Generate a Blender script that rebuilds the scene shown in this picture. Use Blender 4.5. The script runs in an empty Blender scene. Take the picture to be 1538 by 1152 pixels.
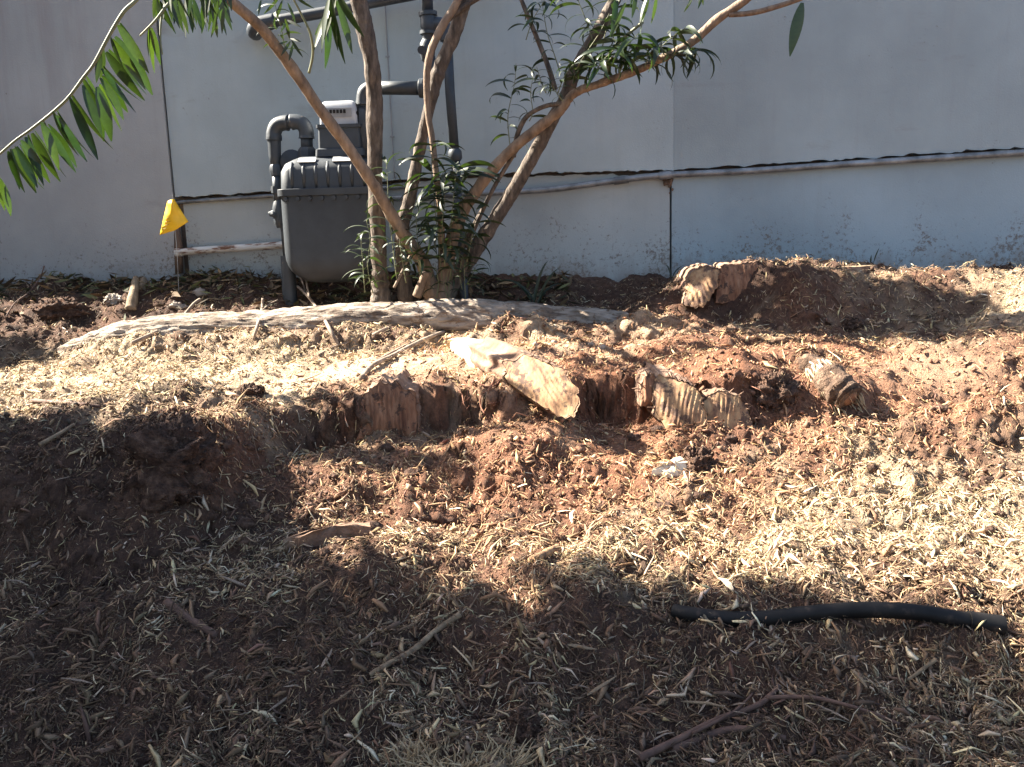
import bpy, math, random
import numpy as np
from mathutils import Vector, Matrix, noise as mnoise

random.seed(7)
rng = np.random.default_rng(7)
SC = bpy.context.scene
COL = SC.collection
R = math.radians

# ------------------------------------------------------------------ camera
H = 0.85                                   # eye height above the low ground
FPX = 1332.0                               # focal length in photo pixels (photo 1538 wide)
PITCH, ROLL = R(10.0), R(1.8)
CAM = Vector((0, 0, H))
FW = Vector((0, math.cos(PITCH), -math.sin(PITCH)))
U0 = Vector((0, math.sin(PITCH), math.cos(PITCH)))
R0 = Vector((1, 0, 0))
RT = R0 * math.cos(ROLL) - U0 * math.sin(ROLL)
UP = U0 * math.cos(ROLL) + R0 * math.sin(ROLL)
cd = bpy.data.cameras.new('camera')
cam = bpy.data.objects.new('camera', cd)
COL.objects.link(cam)
cd.sensor_width = 36
cd.lens = 36 * FPX / 1538
cd.clip_start = 0.02
cd.clip_end = 500
m3 = Matrix((RT, UP, -FW)).transposed()
cam.matrix_world = Matrix.Translation(CAM) @ m3.to_4x4()
SC.camera = cam

# ------------------------------------------------------------------ sky and sun
SUN_EL, SUN_BACK = R(41), R(17.8)          # sun to the left, a little behind the wall
to_sun = Vector((-math.cos(SUN_BACK) * math.cos(SUN_EL), math.sin(SUN_BACK) * math.cos(SUN_EL), math.sin(SUN_EL)))
w = bpy.data.worlds.new('World')
SC.world = w
w.use_nodes = True
nt = w.node_tree
bg = nt.nodes['Background']
sky = nt.nodes.new('ShaderNodeTexSky')
sky.sky_type = 'NISHITA'
sky.sun_disc = False
sky.sun_elevation = SUN_EL
sky.sun_rotation = math.atan2(to_sun.x, to_sun.y)
sky.air_density = 1.0
sky.dust_density = 2.4
nt.links.new(sky.outputs[0], bg.inputs[0])
bg.inputs[1].default_value = 0.050
sl = bpy.data.lights.new('sun', 'SUN')
sl.energy = 5.0
sl.angle = R(0.5)
sl.color = (1.0, 0.92, 0.78)
sun = bpy.data.objects.new('sun', sl)
COL.objects.link(sun)
sun.rotation_euler = (-to_sun).to_track_quat('-Z', 'Y').to_euler()
sun.location = (-3, 2, 5)
vs = SC.view_settings
vs.view_transform = 'Standard'
vs.look = 'None'
vs.exposure = 2.75
vs.gamma = 1
vs.use_curve_mapping = False

# ------------------------------------------------------------------ helpers: where a photo point stands in the place
WY0, WM = 3.75, -0.10                      # the wall's face: y = WY0 + WM * x


def ray(px, py):
    return FW + RT * ((px - 769) / FPX) - UP * ((py - 576) / FPX)


def P(px, py, Y):
    r = ray(px, py)
    return CAM + r * (Y / r.y)


def W(px, py, off=0.0):
    r = ray(px, py)
    return CAM + r * ((WY0 - off) / (r.y - WM * r.x))


# numpy value noise
_perm = rng.random((256, 256))


def vnoise(x, y):
    xi = np.floor(x).astype(int)
    yi = np.floor(y).astype(int)
    fx = x - xi
    fy = y - yi
    fx = fx * fx * (3 - 2 * fx)
    fy = fy * fy * (3 - 2 * fy)
    a = _perm[xi % 256, yi % 256]
    b = _perm[(xi + 1) % 256, yi % 256]
    c = _perm[xi % 256, (yi + 1) % 256]
    d = _perm[(xi + 1) % 256, (yi + 1) % 256]
    return (a * (1 - fx) + b * fx) * (1 - fy) + (c * (1 - fx) + d * fx) * fy - 0.5


def sstep(a, b, x):
    t = np.clip((x - a) / (b - a), 0, 1)
    return t * t * (3 - 2 * t)


def gauss(x, y, cx, cy, sx, sy):
    return np.exp(-((x - cx) / sx) ** 2 - ((y - cy) / sy) ** 2)


def smooth_patch(x, d):                    # places where the soil lies bare and smooth
    return np.clip(gauss(x, d, -0.42, 2.58, 0.30, 0.16) + 0.8 * gauss(x, d, 1.18, 2.45, 0.22, 0.12), 0, 1)


def ground(x, d, fine=True):
    x = np.asarray(x, float)
    d = np.asarray(d, float)
    dd = np.maximum(d, 0.55) + 0.12 * np.minimum(d - 0.55, 0)
    zf = H - 0.80 + 0.235 * (dd - 1.2)
    zb = H - 0.415 + 0.055 * (d - 2.4) + 0.36 * np.clip(d - 3.38, 0, 0.4)
    s = sstep(-0.72, -0.50, x)
    e = sstep(0.95, 1.15, x)
    jit = 0.045 * vnoise(x * 5 + 3, x * 0 + 7) + 0.045 * vnoise(x * 16 + 3, d * 6) + 0.03 * vnoise(x * 45 + 3, d * 20)
    jit = jit + 0.035 * np.exp(-((x + 0.14) / 0.09) ** 2) + 0.10 * np.exp(-((x - 0.27) / 0.09) ** 2) - 0.03 * np.exp(-((x + 0.42) / 0.08) ** 2)
    db = 1.90 * (1 - s) + (2.32 * (1 - e) + 2.40 * e) * s + jit * s * (1 - 0.6 * e)
    soft = sstep(-0.05, 0.35, vnoise(x * 4.2 + 11, x * 0 + 1)) * 0.03 + 0.06 * sstep(0.55, 0.75, x)
    wd = 0.24 * (1 - s) + ((0.014 + soft) * (1 - e) + 0.13 * e) * s
    t = sstep(db - wd, db + wd, d)
    z = zf * (1 - t) + zb * t
    z = np.where(d < 0.9, zf, z)
    # heaps and hollows
    z = z + 0.055 * gauss(x, d, -0.72, 1.97, 0.16, 0.12) + 0.03 * gauss(x, d, -1.05, 1.95, 0.3, 0.12)
    z = z + 0.05 * gauss(x, d, -0.38, 2.05, 0.17, 0.13)
    z = z + 0.03 * gauss(x, d, 0.08, 2.12, 0.2, 0.10) + 0.03 * gauss(x, d, -0.25, 1.78, 0.22, 0.07)
    z = z + 0.05 * gauss(x, d, 0.42, 1.98, 0.06, 0.05)
    z = z + 0.035 * gauss(x, d, 0.78, 1.52, 0.22, 0.10)
    z = z + 0.03 * gauss(x, d, 0.55, 1.72, 0.10, 0.07) + 0.025 * gauss(x, d, 0.85, 1.85, 0.12, 0.06)
    z = z + 0.030 * np.exp(-((d - db + 0.06) / 0.16) ** 2) * s * (1 - 0.5 * e) * (1 - t) * (1 + 0.9 * vnoise(x * 6, d * 6 + 2))
    z = z + 0.025 * gauss(x, d, 0.30, 2.50, 0.22, 0.10)
    z = z + 0.055 * sstep(-1.55, -1.2, x) * sstep(0.75, 0.45, x) * np.exp(-((d - 3.0) / 0.08) ** 2) * (0.85 + 1.1 * vnoise(x * 5, x * 0 + 2) + 0.25 * vnoise(x * 22, d * 20))
    z = z + 0.185 * sstep(0.35, 0.75, x) * (1 - 0.42 * sstep(1.15, 1.75, x)) * sstep(3.6, 2.4, x) * sstep(2.88 + 0.20 * sstep(1.05, 0.80, x), 3.22 + 0.06 * sstep(1.05, 0.80, x), d) * sstep(3.60, 3.36, d)
    z = z + 0.12 * gauss(x, d, 1.85, 2.92, 0.35, 0.32) + 0.04 * gauss(x, d, 0.80, 2.48, 0.12, 0.07)
    z = z + 0.05 * gauss(x, d, 0.62, 2.42, 0.10, 0.06) + 0.07 * gauss(x, d, 1.22, 2.20, 0.20, 0.07)
    z = z + 0.03 * gauss(x, d, 0.35, 2.75, 0.35, 0.16)
    z = z + 0.04 * gauss(x, d, -1.7, 3.62, 0.5, 0.12)
    for hx_, hs in ((-0.47, 0.055), (-0.13, 0.085), (0.27, 0.085), (0.55, 0.03)):   # hollows dug under the lip
        z = z - 0.050 * np.exp(-((x - hx_) / hs) ** 2) * np.exp(-((d - db + 0.035) / 0.05) ** 2) * (1 - t)
    if fine:
        k = (1 - 0.8 * smooth_patch(x, d)) * (0.35 + 0.65 * np.exp(-(np.maximum(np.abs(x) - 3, 0)) ** 2))
        z = z + k * (0.055 * vnoise(x * 3.1, d * 3.1) + 0.040 * vnoise(x * 9 + 5, d * 9) + 0.024 * np.abs(vnoise(x * 15 + 1, d * 17 + 4)) + 0.024 * vnoise(x * 24, d * 24 + 9)
                     + 0.016 * vnoise(x * 55 + 2, d * 55) + 0.009 * vnoise(x * 120, d * 120))
    return z


def sunlit_warmth(x, d):                          # paints sunlit brightness onto the reddish middle soil; the shaded front stays dark
    return np.clip(1.0 * gauss(x, d, 0.15, 2.15, 0.65, 0.42) + 0.8 * gauss(x, d, 0.4, 2.75, 0.9, 0.4) + 0.7 * gauss(x, d, 1.2, 2.4, 0.5, 0.3) + 0.4 * vnoise(x * 5, d * 5), 0, 1)


def gz(x, d):
    return float(ground(x, d))


_ts = np.linspace(0.7, 4.2, 1800)


def G(px, py, lift=0.0):                   # the point of the ground seen there, lifted
    r = ray(px, py)
    xs, ys, zs = _ts * r.x, _ts * r.y, H + _ts * r.z
    below = np.nonzero(zs < ground(xs, ys))[0]
    i = below[0] if len(below) else len(_ts) - 1
    return Vector((xs[i], ys[i], zs[i] + lift))


# ------------------------------------------------------------------ materials
def mat(name):
    m = bpy.data.materials.new(name)
    m.use_nodes = True
    n = m.node_tree.nodes
    return m, n, m.node_tree.links, n['Principled BSDF']


def ramp(n, stops):
    r = n.new('ShaderNodeValToRGB')
    e = r.color_ramp.elements
    while len(e) < len(stops):
        e.new(0.5)
    for k, (p, c) in zip(e, stops):
        k.position = p
        k.color = (*c, 1)
    return r


def tex_noise(n, l, co, scale, detail=6, rough=0.6, stretch=None):
    t = n.new('ShaderNodeTexNoise')
    t.inputs['Scale'].default_value = scale
    t.inputs['Detail'].default_value = detail
    t.inputs['Roughness'].default_value = rough
    if stretch:
        mp = n.new('ShaderNodeMapping')
        mp.inputs['Scale'].default_value = stretch
        l.new(co, mp.inputs[0])
        l.new(mp.outputs[0], t.inputs[0])
    else:
        l.new(co, t.inputs[0])
    return t


def bump(n, l, h, bsdf, strength, dist):
    b = n.new('ShaderNodeBump')
    b.inputs['Strength'].default_value = strength
    b.inputs['Distance'].default_value = dist
    l.new(h, b.inputs['Height'])
    l.new(b.outputs[0], bsdf.inputs['Normal'])


def noisy(name, stops, scale, rough=0.85, stretch=None, bstr=0.5, bdist=0.004, bscale=None, metal=0, coords='Object'):
    m, n, l, b = mat(name)
    tc = n.new('ShaderNodeTexCoord')
    t = tex_noise(n, l, tc.outputs[coords], scale, stretch=stretch)
    r = ramp(n, stops)
    l.new(t.outputs[0], r.inputs[0])
    l.new(r.outputs[0], b.inputs['Base Color'])
    b.inputs['Roughness'].default_value = rough
    b.inputs['Metallic'].default_value = metal
    t2 = tex_noise(n, l, tc.outputs[coords], bscale or scale * 3, stretch=stretch)
    bump(n, l, t2.outputs[0], b, bstr, bdist)
    return m


def stucco(name, base, dark):
    m, n, l, b = mat(name)
    tc = n.new('ShaderNodeTexCoord')
    co = tc.outputs['Object']
    big = tex_noise(n, l, co, 1.6, 5)
    r1 = ramp(n, [(0.28, tuple(c * 0.74 for c in base)), (0.65, base), (0.9, tuple(min(c * 1.14, 0.85) for c in base))])
    l.new(big.outputs[0], r1.inputs[0])
    # run-off streaks
    st = tex_noise(n, l, co, 3.0, 6, 0.65, (3.2, 3.2, 0.28))
    r2 = ramp(n, [(0.47, (0, 0, 0)), (0.66, (1, 1, 1))])
    l.new(st.outputs[0], r2.inputs[0])
    # the streaks come from the wall's top
    sp = n.new('ShaderNodeSeparateXYZ')
    l.new(co, sp.inputs[0])
    mr = n.new('ShaderNodeMapRange')
    mr.inputs['From Min'].default_value = H + 0.10
    mr.inputs['From Max'].default_value = H + 0.95
    l.new(sp.outputs['Z'], mr.inputs['Value'])
    mrx = n.new('ShaderNodeMapRange')
    mrx.inputs['From Min'].default_value = -1.35
    mrx.inputs['From Max'].default_value = -1.9
    mrx.inputs['To Min'].default_value = 0.18
    l.new(sp.outputs['X'], mrx.inputs['Value'])
    mu = n.new('ShaderNodeMath')
    mu.operation = 'MULTIPLY'
    l.new(r2.outputs[0], mu.inputs[0])
    l.new(mr.outputs[0], mu.inputs[1])
    mu2 = n.new('ShaderNodeMath')
    mu2.operation = 'MULTIPLY'
    l.new(mu.outputs[0], mu2.inputs[0])
    l.new(mrx.outputs[0], mu2.inputs[1])
    mx = n.new('ShaderNodeMixRGB')
    mx.inputs['Color2'].default_value = (*dark, 1)
    l.new(mu2.outputs[0], mx.inputs['Fac'])
    st2 = tex_noise(n, l, co, 9.0, 7, 0.7, (2.6, 2.6, 0.22))
    rs2 = ramp(n, [(0.54, (0, 0, 0)), (0.80, (0.20, 0.20, 0.20))])
    l.new(st2.outputs[0], rs2.inputs[0])
    ms2 = n.new('ShaderNodeMixRGB')
    ms2.inputs['Color2'].default_value = (*[c * 0.55 + 0.05 for c in dark], 1)
    l.new(rs2.outputs[0], ms2.inputs['Fac'])
    l.new(r1.outputs[0], ms2.inputs['Color1'])
    l.new(ms2.outputs[0], mx.inputs['Color1'])
    # mud splashes near the ground
    spk = tex_noise(n, l, co, 62, 6, 0.8)
    cl = tex_noise(n, l, co, 5, 3, 0.6)
    mrz = n.new('ShaderNodeMapRange')
    mrz.inputs['From Min'].default_value = H + 0.14
    mrz.inputs['From Max'].default_value = H - 0.27
    mrz.inputs['To Min'].default_value = -0.02
    mrz.inputs['To Max'].default_value = 0.17
    l.new(sp.outputs['Z'], mrz.inputs['Value'])
    ad = n.new('ShaderNodeMath')
    l.new(spk.outputs[0], ad.inputs[0])
    l.new(mrz.outputs[0], ad.inputs[1])
    sc = n.new('ShaderNodeMath')
    sc.operation = 'MULTIPLY_ADD'
    sc.inputs[1].default_value = 0.45
    l.new(cl.outputs[0], sc.inputs[0])
    l.new(ad.outputs[0], sc.inputs[2])
    r3 = ramp(n, [(0.87, (0, 0, 0)), (0.97, (0.75, 0.75, 0.75))])
    l.new(sc.outputs[0], r3.inputs[0])
    mx2 = n.new('ShaderNodeMixRGB')
    mx2.inputs['Color2'].default_value = (0.13, 0.085, 0.055, 1)
    l.new(r3.outputs[0], mx2.inputs['Fac'])
    l.new(mx.outputs[0], mx2.inputs['Color1'])
    # grimy wash above the soil line and drips below the ledge
    gr = tex_noise(n, l, co, 7, 6, 0.7, (2.0, 2.0, 0.7))
    mrg = n.new('ShaderNodeMapRange')
    mrg.inputs['From Min'].default_value = H + 0.02
    mrg.inputs['From Max'].default_value = H - 0.26
    mrg.inputs['To Min'].default_value = -0.55
    mrg.inputs['To Max'].default_value = 0.30
    l.new(sp.outputs['Z'], mrg.inputs['Value'])
    adg = n.new('ShaderNodeMath')
    l.new(gr.outputs[0], adg.inputs[0])
    l.new(mrg.outputs[0], adg.inputs[1])
    rg_ = ramp(n, [(0.42, (0, 0, 0)), (0.9, (0.75, 0.75, 0.75))])
    l.new(adg.outputs[0], rg_.inputs[0])
    mg = n.new('ShaderNodeMixRGB')
    mg.inputs['Color2'].default_value = (0.22, 0.165, 0.125, 1)
    l.new(rg_.outputs[0], mg.inputs['Fac'])
    l.new(mx2.outputs[0], mg.inputs['Color1'])
    mx2 = mg
    # small flakes of lost paint
    fk = tex_noise(n, l, co, 18, 8, 0.75)
    rf = ramp(n, [(0.71, (0, 0, 0)), (0.75, (0.4, 0.4, 0.4))])
    l.new(fk.outputs[0], rf.inputs[0])
    mf = n.new('ShaderNodeMixRGB')
    mf.inputs['Color2'].default_value = (0.30, 0.27, 0.24, 1)
    l.new(rf.outputs[0], mf.inputs['Fac'])
    l.new(mx2.outputs[0], mf.inputs['Color1'])
    mx2 = mf
    # scuffed slanting smears
    sm = tex_noise(n, l, co, 2.2, 6, 0.7, (1.0, 1.0, 3.4))
    r4 = ramp(n, [(0.61, (0, 0, 0)), (0.76, (0.5, 0.5, 0.5))])
    l.new(sm.outputs[0], r4.inputs[0])
    mx3 = n.new('ShaderNodeMixRGB')
    mx3.inputs['Color2'].default_value = (0.22, 0.20, 0.18, 1)
    l.new(r4.outputs[0], mx3.inputs['Fac'])
    l.new(mx2.outputs[0], mx3.inputs['Color1'])
    l.new(mx3.outputs[0], b.inputs['Base Color'])
    b.inputs['Roughness'].default_value = 0.9
    fn = tex_noise(n, l, co, 160, 4, 0.6)
    bump(n, l, fn.outputs[0], b, 0.35, 0.003)
    return m


M = {}
M['stucco_left'] = stucco('stucco_left', (0.395, 0.405, 0.405), (0.30, 0.285, 0.28))
M['stucco_mid'] = stucco('stucco_mid', (0.415, 0.475, 0.49), (0.32, 0.31, 0.30))
M['stucco_right'] = stucco('stucco_right', (0.35, 0.405, 0.42), (0.33, 0.32, 0.31))
M['footing'] = stucco('footing', (0.42, 0.455, 0.455), (0.32, 0.31, 0.30))
M['footing_right'] = stucco('footing_right', (0.345, 0.42, 0.46), (0.34, 0.33, 0.32))
M['core'] = noisy('core', [(0.3, (0.10, 0.075, 0.06)), (0.7, (0.22, 0.18, 0.15))], 12)
M['rotten'] = noisy('rotten', [(0.3, (0.05, 0.03, 0.02)), (0.7, (0.20, 0.13, 0.09))], 20, stretch=(3, 3, 0.5))
M['meter'] = noisy('meter', [(0.35, (0.024, 0.030, 0.038)), (0.62, (0.037, 0.046, 0.057)), (0.86, (0.06, 0.066, 0.072))], 9, 0.55, bstr=0.15, bdist=0.002, bscale=90)
def scuffed(m, thr, col):
    n, l = m.node_tree.nodes, m.node_tree.links
    b = n['Principled BSDF']
    src = b.inputs['Base Color'].links[0].from_socket
    tc = n.new('ShaderNodeTexCoord')
    t = tex_noise(n, l, tc.outputs['Object'], 26, 8, 0.72)
    r = ramp(n, [(thr, (0, 0, 0)), (thr + 0.03, (1, 1, 1))])
    l.new(t.outputs[0], r.inputs[0])
    mx = n.new('ShaderNodeMixRGB')
    mx.inputs['Color2'].default_value = (*col, 1)
    l.new(r.outputs[0], mx.inputs['Fac'])
    l.new(src, mx.inputs['Color1'])
    l.new(mx.outputs[0], b.inputs['Base Color'])


scuffed(M['meter'], 0.67, (0.17, 0.17, 0.16))
M['pipe'] = noisy('pipe', [(0.35, (0.027, 0.034, 0.042)), (0.62, (0.044, 0.053, 0.065)), (0.85, (0.08, 0.077, 0.074))], 12, 0.5, bstr=0.2, bdist=0.002, bscale=70)
scuffed(M['pipe'], 0.66, (0.17, 0.12, 0.09))
M['steel'] = noisy('steel', [(0.35, (0.13, 0.135, 0.14)), (0.5, (0.24, 0.25, 0.26)), (0.65, (0.33, 0.345, 0.36))], 14, 0.55, bstr=0.15, bdist=0.001, metal=0.5)
M['rustpaint'] = noisy('rustpaint', [(0.40, (0.62, 0.62, 0.60)), (0.53, (0.55, 0.52, 0.48)), (0.60, (0.16, 0.07, 0.035)), (0.8, (0.09, 0.05, 0.03))], 7, 0.7, stretch=(1.2, 1.2, 6))
M['sticker'] = noisy('sticker', [(0.4, (0.40, 0.41, 0.43)), (0.7, (0.50, 0.51, 0.52))], 30, 0.5, bstr=0.05)
M['yellow'] = noisy('yellow', [(0.3, (0.78, 0.44, 0.01)), (0.7, (0.88, 0.55, 0.02))], 14, 0.45, bstr=0.05)
M['ink'] = noisy('ink', [(0.3, (0.25, 0.15, 0.01)), (0.7, (0.33, 0.2, 0.02))], 60, 0.6, bstr=0.0)
M['black_pipe'] = noisy('black_pipe', [(0.35, (0.006, 0.006, 0.006)), (0.60, (0.011, 0.010, 0.010)), (0.76, (0.07, 0.05, 0.037))], 30, 0.62, bstr=0.15, bdist=0.002)
M['black_pipe'].node_tree.nodes['Principled BSDF'].inputs['Specular IOR Level'].default_value = 0.25
M['cavity'] = noisy('cavity', [(0.3, (0.006, 0.006, 0.006)), (0.7, (0.012, 0.012, 0.012))], 22)
M['grey_cable'] = noisy('grey_cable', [(0.3, (0.20, 0.21, 0.22)), (0.7, (0.30, 0.31, 0.32))], 20, 0.6, bstr=0.05)
M['stem_brown'] = noisy('stem_brown', [(0.30, (0.032, 0.024, 0.019)), (0.5, (0.095, 0.071, 0.055)), (0.72, (0.20, 0.155, 0.12))], 26, 0.85, stretch=(2.2, 2.2, 0.6), bstr=0.8, bdist=0.010, bscale=45)
M['stem_tan'] = noisy('stem_tan', [(0.28, (0.085, 0.056, 0.038)), (0.5, (0.21, 0.142, 0.095)), (0.75, (0.33, 0.235, 0.16))], 18, 0.8, stretch=(2, 2, 0.7), bstr=0.8, bdist=0.008, bscale=50)
M['stem_green'] = noisy('stem_green', [(0.3, (0.10, 0.115, 0.05)), (0.7, (0.19, 0.19, 0.105))], 12, 0.6, bdist=0.001)
M['twig'] = noisy('twig', [(0.3, (0.11, 0.08, 0.06)), (0.55, (0.27, 0.205, 0.155)), (0.8, (0.42, 0.34, 0.27))], 26, 0.85, bdist=0.003)
M['twig_dark'] = noisy('twig_dark', [(0.25, (0.05, 0.026, 0.02)), (0.75, (0.15, 0.085, 0.06))], 26, 0.85, bdist=0.003)
M['root_red'] = noisy('root_red', [(0.25, (0.16, 0.06, 0.035)), (0.75, (0.34, 0.16, 0.10))], 26, 0.85, bdist=0.003)
M['log_bark'] = noisy('log_bark', [(0.34, (0.09, 0.06, 0.045)), (0.43, (0.19, 0.145, 0.11)), (0.54, (0.32, 0.265, 0.215)), (0.8, (0.43, 0.375, 0.32))], 16, 0.9, stretch=(0.7, 2.6, 2.6), bstr=1.0, bdist=0.02, bscale=26)
M['root_bark'] = noisy('root_bark', [(0.30, (0.10, 0.05, 0.032)), (0.55, (0.24, 0.145, 0.095)), (0.8, (0.42, 0.32, 0.24))], 18, 0.9, bstr=0.9, bdist=0.01, bscale=40)
M['cut_tan'] = noisy('cut_tan', [(0.32, (0.10, 0.05, 0.03)), (0.43, (0.25, 0.135, 0.07)), (0.56, (0.37, 0.225, 0.115)), (0.75, (0.50, 0.34, 0.19))], 24, 0.8, stretch=(1.8, 1.8, 0.5), bdist=0.003, bscale=80)
M['cut_red'] = noisy('cut_red', [(0.28, (0.09, 0.036, 0.02)), (0.5, (0.235, 0.112, 0.06)), (0.8, (0.38, 0.22, 0.13))], 26, 0.85, stretch=(2.5, 2.5, 0.5), bdist=0.003, bscale=80)
M['fresh_wood'] = noisy('fresh_wood', [(0.25, (0.62, 0.47, 0.30)), (0.6, (0.76, 0.64, 0.47)), (0.85, (0.80, 0.71, 0.56))], 20, 0.75, stretch=(1, 3, 3), bdist=0.002, bscale=70)
M['clod'] = noisy('clod', [(0.32, (0.045, 0.023, 0.015)), (0.5, (0.10, 0.052, 0.034)), (0.70, (0.20, 0.12, 0.08))], 60, 0.97, bstr=1.0, bdist=0.02, bscale=130)
M['stone'] = noisy('stone', [(0.25, (0.20, 0.16, 0.13)), (0.7, (0.38, 0.32, 0.27))], 15, 0.9, bdist=0.004)
M['shredded'] = noisy('shredded', [(0.3, (0.26, 0.18, 0.10)), (0.7, (0.58, 0.45, 0.28))], 40, 0.9, bdist=0.002)
M['bark_dark'] = noisy('bark_dark', [(0.32, (0.05, 0.028, 0.018)), (0.5, (0.13, 0.078, 0.05)), (0.72, (0.26, 0.18, 0.125))], 34, 0.95, bstr=1.0, bdist=0.02, bscale=90)
M['dead_wood'] = noisy('dead_wood', [(0.3, (0.10, 0.066, 0.04)), (0.7, (0.33, 0.24, 0.15))], 30, 0.9, stretch=(2, 2, 0.6), bdist=0.004)


scuffed(M['cut_tan'], 0.535, (0.105, 0.058, 0.038))
scuffed(M['cut_red'], 0.545, (0.075, 0.040, 0.026))
scuffed(M['log_bark'], 0.56, (0.17, 0.115, 0.08))
scuffed(M['fresh_wood'], 0.62, (0.35, 0.23, 0.14))


def leaf_mat(name, a, b_, trans=0.3, rough=0.38):
    m, n, l, b = mat(name)
    oi = n.new('ShaderNodeObjectInfo')
    r = ramp(n, [(0.0, a), (1.0, b_)])
    l.new(oi.outputs['Random'], r.inputs[0])
    tc = n.new('ShaderNodeTexCoord')
    t = tex_noise(n, l, tc.outputs['Object'], 14, 3)
    mx = n.new('ShaderNodeMixRGB')
    mx.blend_type = 'MULTIPLY'
    mx.inputs['Fac'].default_value = 0.5
    r2 = ramp(n, [(0.3, (0.6, 0.6, 0.6)), (0.7, (1.1, 1.1, 1.0))])
    l.new(t.outputs[0], r2.inputs[0])
    l.new(r.outputs[0], mx.inputs['Color1'])
    l.new(r2.outputs[0], mx.inputs['Color2'])
    l.new(mx.outputs[0], b.inputs['Base Color'])
    b.inputs['Roughness'].default_value = rough
    tr = n.new('ShaderNodeBsdfTranslucent')
    g = n.new('ShaderNodeMixRGB')
    g.blend_type = 'MULTIPLY'
    g.inputs['Fac'].default_value = 1
    g.inputs['Color2'].default_value = (2.6, 3.2, 0.8, 1)
    l.new(mx.outputs[0], g.inputs['Color1'])
    l.new(g.outputs[0], tr.inputs[0])
    ms = n.new('ShaderNodeMixShader')
    ms.inputs[0].default_value = trans
    l.new(b.outputs[0], ms.inputs[1])
    l.new(tr.outputs[0], ms.inputs[2])
    l.new(ms.outputs[0], n['Material Output'].inputs[0])
    return m


M['leaf'] = leaf_mat('leaf', (0.015, 0.030, 0.010), (0.042, 0.062, 0.020), 0.20, 0.32)
M['leaf_dark'] = leaf_mat('leaf_dark', (0.013, 0.022, 0.012), (0.030, 0.045, 0.022), 0.15, 0.5)
M['leaf_dry'] = leaf_mat('leaf_dry', (0.30, 0.17, 0.05), (0.42, 0.27, 0.07), 0.2)


def attr_mat(name, rough=0.9):             # colour of each chip is carried by the chip
    m, n, l, b = mat(name)
    a = n.new('ShaderNodeAttribute')
    a.attribute_name = 'tint'
    tc = n.new('ShaderNodeTexCoord')
    t = tex_noise(n, l, tc.outputs['Object'], 260, 2)
    r = ramp(n, [(0.3, (0.72, 0.70, 0.68)), (0.7, (1.1, 1.1, 1.1))])
    l.new(t.outputs[0], r.inputs[0])
    mx = n.new('ShaderNodeMixRGB')
    mx.blend_type = 'MULTIPLY'
    mx.inputs['Fac'].default_value = 0.8
    l.new(a.outputs[0], mx.inputs['Color1'])
    l.new(r.outputs[0], mx.inputs['Color2'])
    l.new(mx.outputs[0], b.inputs['Base Color'])
    b.inputs['Roughness'].default_value = rough
    return m


M['chips'] = attr_mat('chips')


def soil_mat():
    m, n, l, b = mat('soil')
    tc = n.new('ShaderNodeTexCoord')
    co = tc.outputs['Object']
    t1 = tex_noise(n, l, co, 4, 8, 0.7)
    r1 = ramp(n, [(0.30, (0.040, 0.021, 0.014)), (0.5, (0.085, 0.045, 0.029)), (0.72, (0.17, 0.098, 0.064))])
    l.new(t1.outputs[0], r1.inputs[0])
    t2 = tex_noise(n, l, co, 70, 6, 0.75)
    r2 = ramp(n, [(0.35, (0.55, 0.52, 0.50)), (0.65, (1.25, 1.2, 1.15))])
    l.new(t2.outputs[0], r2.inputs[0])
    mx = n.new('ShaderNodeMixRGB')
    mx.blend_type = 'MULTIPLY'
    mx.inputs['Fac'].default_value = 1
    l.new(r1.outputs[0], mx.inputs['Color1'])
    l.new(r2.outputs[0], mx.inputs['Color2'])
    aw = n.new('ShaderNodeAttribute')
    aw.attribute_name = 'sunlit_warm'
    mw = n.new('ShaderNodeMixRGB')
    mw.blend_type = 'MULTIPLY'
    mw.inputs['Color2'].default_value = (2.5, 2.15, 1.85, 1)  # reddens the middle and paints its sunlit brightness into the soil colour
    l.new(aw.outputs['Fac'], mw.inputs['Fac'])
    l.new(mx.outputs[0], mw.inputs['Color1'])
    mx = mw
    # dry pale dust where the attribute says the soil is bare
    a = n.new('ShaderNodeAttribute')
    a.attribute_name = 'bare'
    mx2 = n.new('ShaderNodeMixRGB')
    mx2.inputs['Color2'].default_value = (0.40, 0.25, 0.16, 1)
    l.new(a.outputs['Fac'], mx2.inputs['Fac'])
    l.new(mx.outputs[0], mx2.inputs['Color1'])
    a2 = n.new('ShaderNodeAttribute')
    a2.attribute_name = 'sawdust'
    mx4 = n.new('ShaderNodeMixRGB')
    r4 = ramp(n, [(0.3, (0.42, 0.30, 0.19)), (0.7, (0.70, 0.56, 0.39))])
    l.new(t2.outputs[0], r4.inputs[0])
    l.new(a2.outputs['Fac'], mx4.inputs['Fac'])
    l.new(mx2.outputs[0], mx4.inputs['Color1'])
    l.new(r4.outputs[0], mx4.inputs['Color2'])
    l.new(mx4.outputs[0], b.inputs['Base Color'])
    b.inputs['Roughness'].default_value = 0.97
    t3 = tex_noise(n, l, co, 190, 5, 0.7)
    bump(n, l, t3.outputs[0], b, 1.0, 0.012)
    return m


M['soil'] = soil_mat()


# ------------------------------------------------------------------ object helpers
def tag(o, label=None, cat=None, group=None, kind=None):
    if label:
        o['label'] = label
    if cat:
        o['category'] = cat
    if group:
        o['group'] = group
    if kind:
        o['kind'] = kind
    return o


def thing(name, label, cat, loc=(0, 0, 0), group=None):
    o = bpy.data.objects.new(name, None)
    COL.objects.link(o)
    o.location = loc
    o.empty_display_size = 0.05
    return tag(o, label, cat, group)


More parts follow.
